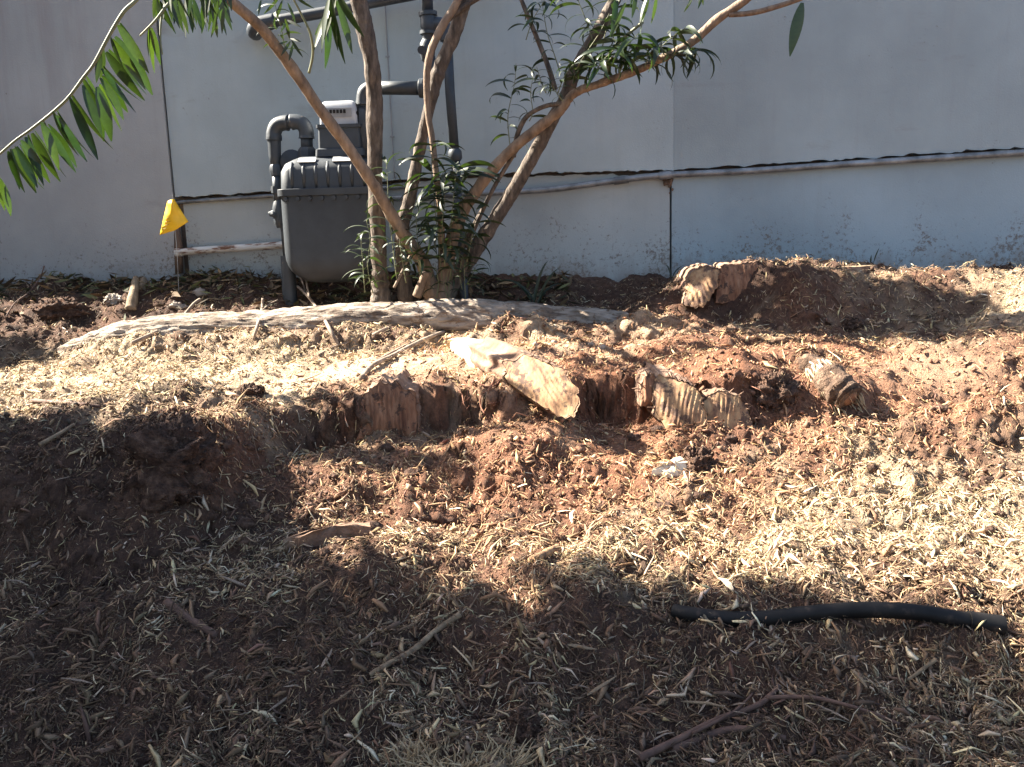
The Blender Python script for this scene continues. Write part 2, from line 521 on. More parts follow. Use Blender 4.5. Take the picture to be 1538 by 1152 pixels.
def link_mesh(name, me, parent=None):
    o = bpy.data.objects.new(name, me)
    COL.objects.link(o)
    if parent:
        o.parent = parent
        o.matrix_parent_inverse = Matrix.Translation(-parent_world(parent))
    return o


def parent_world(p):
    v = Vector(p.location)
    if p.parent:
        return parent_world(p.parent) + v if p.matrix_parent_inverse.translation.length < 1e-9 else v
    return v


class MB:
    def __init__(s):
        s.v = []
        s.f = []
        s.fm = []
        s.cur = 0

    def face(s, idx):
        s.f.append(idx)
        s.fm.append(s.cur)

    def tube(s, pts, rad, n=10, cap=True, smooth=0, rough=0.0, seed=0, flat=1.0):
        pts = [Vector(p) for p in pts]
        if not isinstance(rad, (list, tuple)):
            rad = [rad] * len(pts)
        rad = list(rad)
        if smooth and len(pts) > 2:
            np_, nr = [], []
            for i in range(len(pts) - 1):
                p0, p1, p2, p3 = pts[max(i - 1, 0)], pts[i], pts[i + 1], pts[min(i + 2, len(pts) - 1)]
                for k in range(smooth):
                    t = k / smooth
                    np_.append(0.5 * ((2 * p1) + (p2 - p0) * t + (2 * p0 - 5 * p1 + 4 * p2 - p3) * t * t + (3 * p1 - p0 - 3 * p2 + p3) * t ** 3))
                    nr.append(rad[i] * (1 - t) + rad[i + 1] * t)
            pts = np_ + [pts[-1]]
            rad = nr + [rad[-1]]
        up = Vector((0.13, 0.2, 0.97))
        b0 = len(s.v)
        prev = None
        for i, p in enumerate(pts):
            a = pts[min(i + 1, len(pts) - 1)] - pts[max(i - 1, 0)]
            if a.length < 1e-9:
                a = Vector((0, 0, 1))
            a.normalize()
            if prev is None:
                x = a.cross(up)
                if x.length < 0.15:
                    x = a.cross(Vector((1, 0, 0)))
            else:
                x = prev - a * prev.dot(a)
            x.normalize()
            prev = x.copy()
            y = a.cross(x)
            for k in range(n):
                th = 2 * math.pi * k / n
                r = rad[i]
                if rough:
                    r *= 1 + rough * (mnoise.noise((p + x * math.cos(th) * 0.5 * r + y * math.sin(th) * 0.5 * r) * (0.32 / max(rad[i], 0.004)) + Vector((seed, 0, 0)))
                                      + 0.4 * mnoise.noise((p + (x * math.cos(th) + y * math.sin(th)) * r) * (1.3 / max(rad[i], 0.004))))
                s.v.append(p + (x * math.cos(th) + y * math.sin(th) * flat) * r)
        for i in range(len(pts) - 1):
            for k in range(n):
                k2 = (k + 1) % n
                s.face((b0 + i * n + k, b0 + i * n + k2, b0 + (i + 1) * n + k2, b0 + (i + 1) * n + k))
        if cap:
            s.face(tuple(b0 + k for k in reversed(range(n))))
            e = b0 + (len(pts) - 1) * n
            s.face(tuple(e + k for k in range(n)))
        return s

    def box(s, c, sx, sy, sz, ax=None):
        c = Vector(c)
        ax = ax or (Vector((1, 0, 0)), Vector((0, 1, 0)), Vector((0, 0, 1)))
        b = len(s.v)
        for dz in (-1, 1):
            for dy in (-1, 1):
                for dx in (-1, 1):
                    s.v.append(c + ax[0] * (dx * sx / 2) + ax[1] * (dy * sy / 2) + ax[2] * (dz * sz / 2))
        for f in ((0, 2, 3, 1), (4, 5, 7, 6), (0, 1, 5, 4), (2, 6, 7, 3), (0, 4, 6, 2), (1, 3, 7, 5)):
            s.face(tuple(b + i for i in f))
        return s

    def mesh(s, name, mats, smooth=True):
        me = bpy.data.meshes.new(name)
        me.from_pydata([tuple(v) for v in s.v], [], s.f)
        for m in (mats if isinstance(mats, (list, tuple)) else [mats]):
            me.materials.append(M[m] if isinstance(m, str) else m)
        if max(s.fm, default=0):
            me.polygons.foreach_set('material_index', s.fm)
        if smooth:
            me.polygons.foreach_set('use_smooth', [True] * len(me.polygons))
        me.validate()
        me.update()
        return me

    def build(s, name, mats, parent=None, smooth=True, sharp=None, bevel=0):
        me = s.mesh(name, mats, smooth)
        if sharp is not None and smooth:
            me.set_sharp_from_angle(angle=R(sharp))
        o = link_mesh(name, me, parent)
        if bevel:
            md = o.modifiers.new('bevel', 'BEVEL')
            md.width = bevel
            md.segments = 3
            md.limit_method = 'ANGLE'
        return o


# ================================================================== THE SETTING
# ---- ground: one sheet, fine where it is seen, coarse out to the horizon
def axis(lo, hi, step, far):
    a = list(np.arange(lo, hi, step))
    g, s = [], step
    x = hi
    while x < far:
        g.append(x)
        s *= 1.35
        x += s
    left, s, x = [], step, lo
    while x > -far:
        s *= 1.35
        x -= s
        left.append(x)
    return np.array(left[::-1] + a + g)


gx = axis(-2.5, 2.5, 0.0085, 120)
gy = axis(0.95, 3.95, 0.0070, 120)
XX, YY = np.meshgrid(gx, gy)
ZZ = ground(XX, YY)
nx, ny = len(gx), len(gy)
me = bpy.data.meshes.new('ground')
me.vertices.add(nx * ny)
# small sideways shifts so that steep banks crumble instead of stretching
jx = 0.004 * (rng.random(XX.shape) - 0.5) * (np.abs(XX) < 2.5)
jy = 0.004 * (rng.random(XX.shape) - 0.5) * ((YY > 0.95) & (YY < 3.9))
steep = np.clip(np.abs(np.gradient(ZZ, gy, axis=0)) - 0.8, 0, 1) * ((YY > 1.5) & (YY < 3) & (np.abs(XX) < 2.4))
jy = jy + steep * (0.05 * vnoise(XX * 24, ZZ * 24 + 3) + 0.03 * vnoise(XX * 60, ZZ * 60) + 0.016 * vnoise(XX * 140, ZZ * 140))
jx = jx + steep * 0.02 * vnoise(XX * 40 + 9, ZZ * 40)
me.vertices.foreach_set('co', np.stack([XX + jx, YY + jy, ZZ], -1).astype(np.float32).ravel())
ii = (np.arange(ny - 1)[:, None] * nx + np.arange(nx - 1)[None, :]).ravel()
q = np.stack([ii, ii + 1, ii + nx + 1, ii + nx], -1).astype(np.int32)
me.loops.add(q.size)
me.loops.foreach_set('vertex_index', q.ravel())
me.polygons.add(len(q))
me.polygons.foreach_set('loop_start', np.arange(0, q.size, 4, dtype=np.int32))
me.polygons.foreach_set('use_smooth', np.ones(len(q), bool))
me.update()
at = me.attributes.new('bare', 'FLOAT', 'POINT')
bare = np.clip(smooth_patch(XX, YY) * 1.2, 0, 1) * 0.75
at.data.foreach_set('value', bare.astype(np.float32).ravel())
at = me.attributes.new('sawdust', 'FLOAT', 'POINT')
dust = 0.95 * gauss(XX, YY, -1.15, 2.65, 0.85, 0.42) * sstep(2.0, 2.2, YY) + 0.45 * gauss(XX, YY, 0.1, 2.9, 0.6, 0.2) + 0.7 * gauss(XX, YY, 1.1, 1.82, 0.6, 0.26) + 0.6 * gauss(XX, YY, 1.9, 2.85, 0.5, 0.4)
at2 = me.attributes.new('sunlit_warm', 'FLOAT', 'POINT')
sunlit_warm = np.clip(sunlit_warmth(XX, YY), 0, 1)
at2.data.foreach_set('value', sunlit_warm.astype(np.float32).ravel())
dust = np.clip(dust + 0.7 * vnoise(XX * 8, YY * 8) + 0.4 * vnoise(XX * 25, YY * 25) - 0.05, 0, 1) * (dust > 0.03)
at.data.foreach_set('value', dust.astype(np.float32).ravel())
me.materials.append(M['soil'])
tag(link_mesh('ground', me), 'reddish brown soil bank rising towards the wall', None, kind='structure')

# ---- the wall: stucco above, footing below set back under a ragged edge
wall = thing('building_wall', 'long off-white stucco wall across the whole background, cracked and stained', 'wall', (0, WY0, H - 0.3))
ZTOP = H + 1.06


def ledge_x(pts):                          # px polyline -> function z(x) on the wall's face
    q = [W(*p) for p in pts]
    xs = [v.x for v in q]
    zs = [v.z for v in q]
    return lambda x: float(np.interp(x, xs, zs))


LEDGE = ledge_x([(255, 297), (420, 286), (600, 270), (700, 262), (1005, 255), (1250, 240), (1538, 221)])
XC = W(262, 300).x                         # joint between left panel and the rest
XR = W(1012, 200).x                        # joint at the change of tone


def panel(name, x0, x1, zlow, zhigh, front, back, m, ragged=0.0, seed=0, step=0.012, slant=0.0):
    mb = MB()
    n = max(2, int((x1 - x0) / step)) if ragged or callable(zlow) or callable(zhigh) else 2
    n = min(n, 420)
    rows = []
    for i in range(n + 1):
        x = x0 + (x1 - x0) * i / n
        lo = zlow(x) if callable(zlow) else zlow
        hi = zhigh(x) if callable(zhigh) else zhigh
        lo += ragged * (mnoise.noise(Vector((x * 14, seed, 0))) + 0.7 * mnoise.noise(Vector((x * 55, seed, 3))))
        rows.append((x, lo, hi))
    for x, lo, hi in rows:
        y = WY0 + WM * x
        for (off, z, sx) in ((front, lo, 1), (front, hi, 0), (back, hi, 0), (back, lo, 1)):
            mb.v.append(Vector((x + slant * (z - H), y - off, z)))
    for i in range(n):
        a = i * 4
        for k in range(4):
            k2 = (k + 1) % 4
            mb.face((a + k, a + k2, a + 4 + k2, a + 4 + k))
    mb.face((0, 3, 2, 1))
    e = n * 4
    mb.face((e, e + 1, e + 2, e + 3))
    return mb.build(name, m, wall, smooth=False)


panel('core', -9, 9, 0.1, ZTOP - 0.02, -0.06, -0.26, 'core')
panel('stucco_panel', -9, XC - 0.004, 0.1, ZTOP, 0.008, -0.057, 'stucco_left')['label'] = 'left stucco panel reaching down to the ground'
panel('stucco_panel', XC + 0.004, XR - 0.001, LEDGE, ZTOP, 0.0, -0.057, 'stucco_mid', 0.009, 1)['label'] = 'pale stucco panel behind the meter'
panel('stucco_panel', XR, 9, LEDGE, ZTOP, -0.004, -0.057, 'stucco_right', 0.010, 2)['label'] = 'greyer stucco panel on the right'
low = lambda x: LEDGE(x) - 0.012 - 0.010 * mnoise.noise(Vector((x * 9, 5, 0))) - 0.006 * mnoise.noise(Vector((x * 40, 5, 0)))
panel('footing_panel', XC + 0.028, XR - 0.012, 0.1, low, -0.024, -0.057, 'footing', 0)['label'] = 'footing strip under the ragged stucco edge'
panel('footing_panel', XR - 0.004, 9, 0.1, low, -0.020, -0.057, 'footing_right', 0)['label'] = 'bluish white footing strip on the right'
# thin crack running up the joint, rotten strip below the ledge
mb = MB()
pts = [W(x, y, 0.009) for x, y in ((243, 60), (246, 120), (250, 170), (253, 190), (255, 235), (259, 245), (262, 298))]
# (the joint itself is a real gap between the panels)
mb = MB()
mb.tube([W(266, 340, 0.0), W(268, 372, 0.002), W(269, 410, 0.0)], [0.012, 0.016, 0.015], 8, rough=0.5)
mb.build('rotten_strip', 'rotten', wall)
mb = MB()                                   # wooden drip ledge left part
mb.tube([W(264, 304, -0.012), W(420, 293, -0.012), W(560, 283, -0.012), W(612, 280, -0.012)], 0.0085, 8, smooth=6, rough=0.25)
mb.build('drip_ledge', 'steel', wall)
mb = MB()                                   # crumbling mortar at the tone joint
pt = W(1006, 272, -0.015)
for k in range(16):
    c = W(1003 + random.uniform(-6, 9), 268 + abs(random.gauss(0, 10)), -0.012)
    r = random.uniform(0.004, 0.011)
    mb.tube([c - Vector((0, 0, r)), c - Vector((0, 0, r * .3)), c + Vector((0, 0, r * .5)), c + Vector((0, 0, r))], [r * .3, r, r * .8, r * .2], 6, rough=0.5, seed=k)
mb.build('crumbling_mortar', 'rotten', wall)

# ================================================================== PIPES AND METER
# steel conduit under the ragged edge
t = thing('conduit', 'thin grey steel conduit sagging along the wall under the stucco edge', 'conduit', W(1000, 263, 0.01))
px = [(560, 300), (640, 295), (700, 291), (770, 288), (830, 284), (890, 276), (935, 270), (1000, 263), (1120, 257), (1250, 248), (1400, 238), (1538, 229), (1900, 205), (2400, 172)]
MB().tube([W(x, y, 0.004) for x, y in px], 0.0125, 10, smooth=6).build('tube', 'steel', t)
for (a, b) in (((922, 272), (944, 269)), ((990, 264.3), (1008, 262.2))):
    MB().tube([W(*a, 0.004), W(*b, 0.004)], 0.0165, 12).build('coupling', 'steel', t, sharp=40)
# rusty white pipe at the left, low
t = thing('low_pipe', 'rusty white painted pipe running low along the wall left of the meter', 'pipe', W(340, 374, 0.02))
MB().tube([W(266, 379, 0.012), W(300, 376, 0.012), W(350, 373, 0.012), W(424, 368, 0.012), W(470, 365, 0.012)], 0.0155, 12, smooth=4, rough=0.05).build('tube', 'rustpaint', t)
MB().tube([W(264, 379, 0.012), W(273, 378.4, 0.012)], 0.019, 12).build('end_cap', 'rustpaint', t, sharp=40)
# thin vertical cable
t = thing('wall_cable', 'thin grey cable running straight down the wall behind the trunk', 'cable', W(588, 262, 0.004))
MB().tube([W(576, -60, 0.005), W(578, 0, 0.005), W(581, 60, 0.005), W(583, 95, 0.005), W(588, 190, 0.005), W(593, 268, 0.005)], 0.0032, 6, smooth=3).build('cable', 'grey_cable', t)
for y in (85, 205):
    x = 582 if y == 85 else 589
    c = W(x, y, 0.005)
    MB().box(c, 0.016, 0.008, 0.006).build('clip', 'grey_cable', t, smooth=False)


def Pm(x, y, off):
    return W(x, y, off)


def pathpx(pts, off):
    return [W(p[0], p[1], p[2] if len(p) > 2 else off) for p in pts]


# overhead pipe
t = thing('overhead_pipe', 'slanting dark grey gas pipe at the top edge behind the leaves', 'pipe', W(420, 32, 0.12))
MB().tube(pathpx([(404, 33), (485, 19), (552, 5), (640, -12), (760, -36)], 0.12), 0.022, 14, smooth=3).build('tube', 'pipe', t)
MB().tube(pathpx([(384, 50, 0.02), (382, 46, 0.09), (388, 38, 0.12), (402, 34, 0.12), (414, 31, 0.12)], 0.12), [0.028, 0.031, 0.031, 0.031, 0.029], 14, smooth=4).build('elbow', 'pipe', t)

# gas meter
MO = 0.27                                   # meter's mid plane off the wall
mc = W(503, 340, MO)
meter = thing('gas_meter', 'dark grey gas meter with ribbed case hung beside the tree trunk', 'gas meter', (mc.x, mc.y, W(503, 425, MO).z))
s = mc.y / FPX * 1.0                        # metres per photo pixel at the meter (about)


def rounded_loft(rings, n_corner=6):
    """rings: (z, half_x, y_front, y_back, corner) -> closed loft, +y is into the wall"""
    mb = MB()
    N = 0
    for (z, hx, yf, yb, rc, cx) in rings:
        pts = []
        for (sx, sy, a0) in ((1, 1, 0), (-1, 1, 90), (-1, -1, 180), (1, -1, 270)):
            ccx = sx * (hx - rc)
            ccy = (yb - rc) if sy > 0 else (yf + rc)
            for k in range(n_corner + 1):
                a = R(a0 + 90 * k / n_corner)
                pts.append((ccx + rc * math.cos(a) + cx, ccy + rc * math.sin(a)))
        N = len(pts)
        for x, y in pts:
            mb.v.append(Vector((mc.x + x, mc.y + y, z)))
    for i in range(len(rings) - 1):
        for k in range(N):
            k2 = (k + 1) % N
            mb.face((i * N + k, i * N + k2, (i + 1) * N + k2, (i + 1) * N + k))
    mb.face(tuple(reversed(range(N))))
    mb.face(tuple((len(rings) - 1) * N + k for k in range(N)))
    return mb


zf = lambda py: W(503, py, MO + 0.10).z
hx = 0.185
# lower bowl: U shaped when seen from the front
rings = []
zb_, zt_ = zf(425), zf(292)
for k in range(15):
    u = k / 14
    z = zb_ + (zt_ - zb_) * (u ** 1.5)
    # rounded bottom corners
    rr = 0.115
    dz = z - zb_
    wx = hx if dz > rr else hx - rr + math.sqrt(max(rr * rr - (rr - dz) ** 2, 0))
    dp = 0.115 if dz > 0.09 else 0.055 + 0.06 * math.sqrt(max(1 - ((0.09 - dz) / 0.09) ** 2, 0))
    rings.append((z, wx, -dp, 0.10 * dp / 0.115, min(0.045, wx * 0.4), 0))
rounded_loft(rings).build('lower_case', 'meter', meter, sharp=50)
# flange with bolts
FL = rounded_loft([(zf(293), hx + 0.008, -0.126, 0.108, 0.04, 0), (zf(282), hx + 0.008, -0.126, 0.108, 0.04, 0)])
FL = FL.build('flange', 'meter', meter, sharp=35, bevel=0.002)
UC = rounded_loft([(zf(282) + 0.001, hx - 0.004, -0.112, 0.10, 0.04, 0), (zf(255), hx - 0.006, -0.110, 0.10, 0.045, 0), (zf(243), hx - 0.02, -0.098, 0.09, 0.05, 0),
              (zf(236), hx - 0.045, -0.07, 0.075, 0.05, 0), (zf(232), hx - 0.07, -0.05, 0.06, 0.04, 0)]).build('upper_case', 'meter', meter, sharp=55)
for k in range(7):                          # ribs on the upper case
    x = mc.x - hx + 0.055 + k * 0.0455
    MB().tube([(x, mc.y - 0.106, zf(281)), (x, mc.y - 0.1105, zf(262)), (x, mc.y - 0.107, zf(252)), (x, mc.y - 0.092, zf(242))], [0.0075, 0.0075, 0.007, 0.005], 8).build('rib', 'meter', UC)
for k in range(8):                          # bolts under the flange
    x = mc.x - hx + 0.03 + k * 0.0455
    b = MB()
    b.tube([(x, mc.y - 0.112, zf(297)), (x, mc.y - 0.131, zf(297))], 0.0085, 6)
    b.build('bolt', 'meter', FL, sharp=30)
for (a, b) in (((448, 239), (474, 249)), ((499, 234), (529, 246))):   # stickers on the sloping shoulder
    x0, x1 = W(a[0], 243, MO + 0.1).x, W(b[0], 243, MO + 0.1).x
    mb = MB()
    y0, y1 = mc.y - 0.1005, mc.y - 0.076
    z0, z1 = zf(243) + 0.001, zf(236.5) + 0.002
    nrm = Vector((0, z0 - z1, y1 - y0)).normalized() * 0.003
    for off in (Vector((0, 0, 0)), nrm):
        for q_ in ((x0, y0, z0), (x1, y0, z0), (x1, y1, z1), (x0, y1, z1)):
            mb.v.append(Vector(q_) + off)
    for f in ((0, 1, 2, 3), (7, 6, 5, 4), (0, 4, 5, 1), (1, 5, 6, 2), (2, 6, 7, 3), (3, 7, 4, 0)):
        mb.face(f)
    mb.build('sticker', 'sticker', UC, smooth=False)
# index housing on top with its dial box
ix = W(510, 200, MO + 0.03)
ox = ix.x - mc.x
rounded_loft([(zf(233), 0.094, -0.065, 0.06, 0.012, ox), (zf(222), 0.092, -0.062, 0.06, 0.012, ox), (zf(220), 0.082, -0.055, 0.055, 0.012, ox), (zf(190), 0.080, -0.052, 0.055, 0.012, ox),
              (zf(189), 0.086, -0.058, 0.058, 0.012, ox), (zf(184), 0.086, -0.058, 0.058, 0.012, ox)]).build('index_housing', 'meter', meter, sharp=40)
IC = rounded_loft([(zf(184) - 0.002, 0.072, -0.045, 0.04, 0.010, ox), (zf(160), 0.071, -0.043, 0.04, 0.012, ox), (zf(150), 0.066, -0.036, 0.036, 0.014, ox), (zf(147), 0.055, -0.025, 0.03, 0.014, ox)]).build('index_cover', 'sticker', meter, sharp=45)
c = Vector((ix.x + 0.004, mc.y - 0.0445, zf(166)))
MB().box(c, 0.095, 0.006, 0.034).build('dial_window', 'grey_cable', IC, smooth=False)
for k in range(5):
    MB().box(c + Vector((-0.030 + k * 0.013, -0.0035, 0.004)), 0.009, 0.004, 0.013).build('digit_wheel', 'cavity', IC, smooth=False)
c = W(533, 170, MO + 0.02)
MB().tube([c - Vector((0.01, 0, 0)), c + Vector((0.012, 0, 0))], 0.009, 10).build('seal_screw', 'cavity', meter, sharp=30)
c = W(440, 243, MO - 0.03)                 # round boss behind the left shoulder
MB().tube([c + Vector((0, 0.03, 0)), c - Vector((0, 0.02, 0)), c - Vector((0, 0.026, 0))], [0.046, 0.046, 0.038], 20).build('round_boss', 'meter', meter, sharp=40)

# inlet pipework on the left: riser, U bend, valve
inl = thing('inlet_riser', 'dark grey riser with U bend and valve left of the gas meter', 'pipe', W(436, 448, MO - 0.02))
o1 = MO - 0.02
MB().tube(pathpx([(437, 470), (435, 440), (433, 400), (432, 384)], o1), [0.029, 0.029, 0.028, 0.028], 14).build('base_pipe', 'pipe', inl, sharp=40)
MB().tube(pathpx([(431, 388), (427, 345), (424, 330)], o1), 0.0145, 12).build('lower_pipe', 'pipe', inl)
VB = MB().tube(pathpx([(422, 342), (421, 336), (420.5, 330), (419, 312), (418.5, 306), (418, 300)], o1), [0.016, 0.023, 0.026, 0.026, 0.022, 0.016], 10).build('valve_body', 'pipe', inl, sharp=35)
MB().tube([W(412, 322, o1), W(410, 322, o1 + 0.03), W(410, 322, o1 + 0.036)], [0.012, 0.012, 0.004], 8).build('valve_key', 'pipe', VB, sharp=35)
MB().tube([W(425, 312, o1), W(405, 322, o1)], [0.009, 0.011], 8).build('valve_lever', 'pipe', VB)
MB().tube(pathpx([(418, 306), (416, 282), (415, 262)], o1), 0.017, 12).build('middle_pipe', 'pipe', inl)
MB().tube(pathpx([(416, 290), (415.7, 284), (415.5, 280)], o1), [0.022, 0.023, 0.022], 8).build('union_nut', 'pipe', inl, sharp=30)
MB().tube(pathpx([(415, 264), (414.5, 258), (414.3, 250), (414, 246)], o1), [0.020, 0.0245, 0.0245, 0.019], 10).build('union_nut', 'pipe', inl, sharp=30)
MB().tube(pathpx([(414, 250), (413, 235), (412, 214), (411.5, 206)], o1), [0.019, 0.024, 0.026, 0.026], 14).build('reducer', 'pipe', inl)
MB().tube(pathpx([(411.5, 211), (411.5, 206), (411.5, 199), (416, 189), (425, 185), (433, 184.5)], o1), [0.031, 0.031, 0.029, 0.029, 0.029, 0.031], 16, smooth=4).build('elbow', 'pipe', inl)
MB().tube(pathpx([(428, 185), (445, 183)], o1), 0.023, 14).build('bridge_pipe', 'pipe', inl)
MB().tube(pathpx([(438, 183.5), (445, 183), (454, 186), (459.5, 195), (460.5, 204), (460.7, 208)], o1), [0.031, 0.029, 0.029, 0.029, 0.029, 0.032], 16, smooth=4).build('elbow', 'pipe', inl)
MB().tube(pathpx([(460.5, 204), (461, 226)], o1), 0.0235, 14).build('drop_pipe', 'pipe', inl)
MB().tube(pathpx([(461, 221), (461.2, 225), (461.5, 228), (462, 240)], o1), [0.026, 0.034, 0.036, 0.036], 8).build('swivel_nut', 'pipe', inl, sharp=30)

# outlet pipework on the right
outl = thing('outlet_pipework', 'dark grey outlet pipes and regulator behind the right hand stems', 'pipe', W(690, 440, MO - 0.1))
o2 = MO
MB().tube(pathpx([(546, 240), (545.5, 205), (545, 160)], o2), [0.021, 0.021, 0.021], 12).build('outlet_pipe', 'pipe', outl)
MB().tube(pathpx([(546, 205), (545.7, 195), (545.5, 168), (545.4, 164)], o2), [0.024, 0.027, 0.027, 0.023], 8).build('swivel_nut', 'pipe', outl, sharp=30)
MB().tube(pathpx([(545, 158), (545, 150), (548, 138), (557, 132), (566, 131.5)], o2), [0.028, 0.026, 0.027, 0.027, 0.029], 14, smooth=4).build('elbow', 'pipe', outl)
MB().tube(pathpx([(560, 132), (634, 132.5)], o2), 0.0255, 14).build('cross_pipe', 'pipe', outl)
MB().tube(pathpx([(630, 132.5), (637, 132.5)], o2), 0.036, 16).build('flange', 'pipe', outl, sharp=35, bevel=0.002)
MB().tube(pathpx([(636, 132.5), (648, 132.5), (650, 132.5)], o2), [0.034, 0.034, 0.02], 14).build('tee', 'pipe', outl, sharp=35)
MB().tube(pathpx([(648, 140), (647, 100), (645, 85)], o2), 0.022, 12).build('riser', 'pipe', outl)
MB().tube(pathpx([(645, 92), (643, 88), (642, 80), (642, 66), (643, 60)], o2), [0.018, 0.026, 0.029, 0.029, 0.022], 10).build('regulator_body', 'pipe', outl, sharp=35)
MB().tube(pathpx([(636, 75, o2), (633, 75, o2 + 0.03)], o2), 0.016, 10).build('regulator_cap', 'pipe', outl, sharp=35)
MB().tube(pathpx([(643, 62), (644, 52), (645, 40), (643, 28), (642, 18)], o2), [0.022, 0.024, 0.034, 0.030, 0.027], 14, smooth=2).build('cross_tee', 'pipe', outl)
MB().tube(pathpx([(644, 52), (644, 47)], o2), 0.034, 14).build('collar', 'pipe', outl, sharp=35)
MB().tube(pathpx([(643, 24), (642.5, 18)], o2), 0.035, 14).build('collar', 'pipe', outl, sharp=35)
MB().tube(pathpx([(642.5, 20), (641, -20), (640, -60)], o2), 0.021, 12).build('upper_pipe', 'pipe', outl)
MB().tube(pathpx([(645, 40), (657, 36), (666, 40), (671, 50), (672, 62)], o2), [0.026, 0.026, 0.027, 0.027, 0.028], 14, smooth=4).build('elbow', 'pipe', outl)
MB().tube(pathpx([(672, 58), (676, 140), (683, 232)], o2), [0.0185, 0.0185, 0.0185], 12).build('down_pipe', 'pipe', outl)
MB().tube(pathpx([(682.5, 224), (683, 228), (684, 238), (684.3, 242)], o2), [0.02, 0.027, 0.027, 0.02], 12).build('coupling', 'pipe', outl, sharp=35)
MB().tube(pathpx([(684, 238), (690, 330), (697, 440), (698, 470)], o2), 0.0175, 12).build('down_pipe', 'pipe', outl)

# ================================================================== THE MULTI-STEMMED SHRUB
TD = 3.36                                   # depth of its base
tree = thing('oleander_tree', 'multi-stemmed oleander with narrow leaves growing in front of the wall', 'tree', (P(630, 430, TD).x, TD, gz(P(630, 430, TD).x, TD)))
PXM = TD / FPX


def stem(name, pts, m, n=12, rough=0.10, seed=0, smooth=6):
    """pts: (px, py, depth, half width in photo pixels)"""
    P3 = [P(a, b, c) for a, b, c, _ in pts]
    rr = [hw * c / FPX for _, _, c, hw in pts]
    return MB().tube(P3, rr, n, smooth=smooth, rough=rough, seed=seed).build(name, m, tree), P3


stem('trunk', [(505, -150, 3.16, 11), (525, -60, 3.2, 11.5), (539, 0, 3.22, 13), (548, 45, 3.24, 12), (557, 90, 3.25, 12), (562, 140, 3.27, 11.5), (563, 200, 3.28, 11.5), (563, 260, 3.3, 11.5), (567, 330, 3.31, 11),
               (570, 400, 3.33, 11.5), (572, 440, 3.34, 14), (572, 470, 3.34, 17)], 'stem_brown', 20, 0.20, 1, 14)
stem('trunk', [(255, -75, 2.72, 6), (300, -40, 2.80, 6.5), (345, 0, 2.88, 7.5), (395, 45, 2.96, 8), (440, 104, 3.03, 8), (480, 163, 3.09, 8), (520, 217, 3.14, 8), (560, 276, 3.18, 8.5), (590, 326, 3.22, 9),
               (613, 362, 3.26, 10), (637, 400, 3.30, 11), (650, 450, 3.34, 13)], 'stem_tan', 16, 0.14, 2, 14)
stem('trunk', [(735, -90, 3.26, 9), (712, -30, 3.29, 10), (695, 10, 3.3, 10), (682, 52, 3.31, 9.5), (660, 104, 3.32, 10), (646, 156, 3.33, 8.5), (631, 221, 3.34, 8.5), (616, 295, 3.35, 9), (604, 345, 3.36, 9.5), (605, 400, 3.37, 11), (612, 460, 3.38, 13)], 'stem_brown', 18, 0.18, 3, 14)
stem('branch', [(705, -40, 3.25, 5), (684, 8, 3.26, 5.5), (664, 40, 3.26, 6), (647, 78, 3.26, 5.5), (641, 117, 3.27, 5), (643, 170, 3.28, 4.5), (649, 208, 3.28, 4.5), (655, 260, 3.29, 4.5), (662, 330, 3.31, 5), (664, 400, 3.33, 6), (662, 450, 3.33, 7)], 'stem_tan', 10, 0.08, 4)
stem('branch', [(664, 39, 3.26, 4), (690, 15, 3.27, 4), (730, -10, 3.25, 4), (780, -40, 3.2, 3.5)], 'stem_brown', 8, 0.05, 5)
stem('trunk', [(955, -70, 3.12, 10), (923, 0, 3.16, 10), (903, 40, 3.18, 9.5), (882, 74, 3.2, 9), (862, 111, 3.22, 9.5), (848, 150, 3.24, 10), (833, 173, 3.26, 10), (811, 216, 3.28, 9.5), (766, 294, 3.32, 10), (729, 352, 3.35, 11), (700, 396, 3.37, 12), (676, 430, 3.38, 14), (664, 460, 3.38, 15)], 'stem_brown', 18, 0.17, 6, 14)
stem('trunk', [(1190, -60, 2.92, 5), (1119, 0, 2.98, 6.5), (1076, 30, 3.02, 6.5), (1038, 64, 3.05, 6), (980, 95, 3.09, 5.5), (943, 111, 3.11, 5.5), (903, 125, 3.13, 5.5), (863, 140, 3.16, 6), (842, 165, 3.18, 7), (811, 190, 3.21, 7.5), (778, 216, 3.24, 7.5), (744, 250, 3.27, 8), (713, 290, 3.29, 8.5),
               (695, 318, 3.31, 9), (680, 356, 3.33, 10), (668, 420, 3.35, 12), (664, 460, 3.35, 13)], 'stem_tan', 14, 0.17, 7, 12)
stem('branch', [(1095, 22, 3.0, 4), (1125, 20, 2.98, 4), (1156, 13, 2.96, 4), (1207, -4, 2.94, 3.5), (1260, -30, 2.9, 3)], 'stem_tan', 8, 0.05, 8)
stem('branch', [(834, 135, 3.2, 4), (826, 108, 3.2, 3.8), (815, 78, 3.2, 3.5), (792, 22, 3.2, 3.2), (781, -5, 3.2, 3), (765, -40, 3.18, 3)], 'stem_brown', 8, 0.04, 9)
stem('branch', [(772, 236, 3.26, 3), (776, 206, 3.24, 3.6), (788, 179, 3.22, 3.6), (804, 166, 3.2, 3.2), (824, 158, 3.19, 3.4), (846, 156, 3.17, 3.6)], 'stem_brown', 8, 0.04, 10)
stem('branch', [(700, 372, 3.35, 3), (734, 297, 3.3, 3), (760, 250, 3.28, 3), (773, 232, 3.26, 2.5)], 'stem_brown', 8, 0.05, 11)
stem('branch', [(690, 378, 3.36, 3), (716, 330, 3.34, 2.8), (748, 272, 3.32, 2.4), (790, 205, 3.3, 2)], 'stem_brown', 8, 0.05, 12)
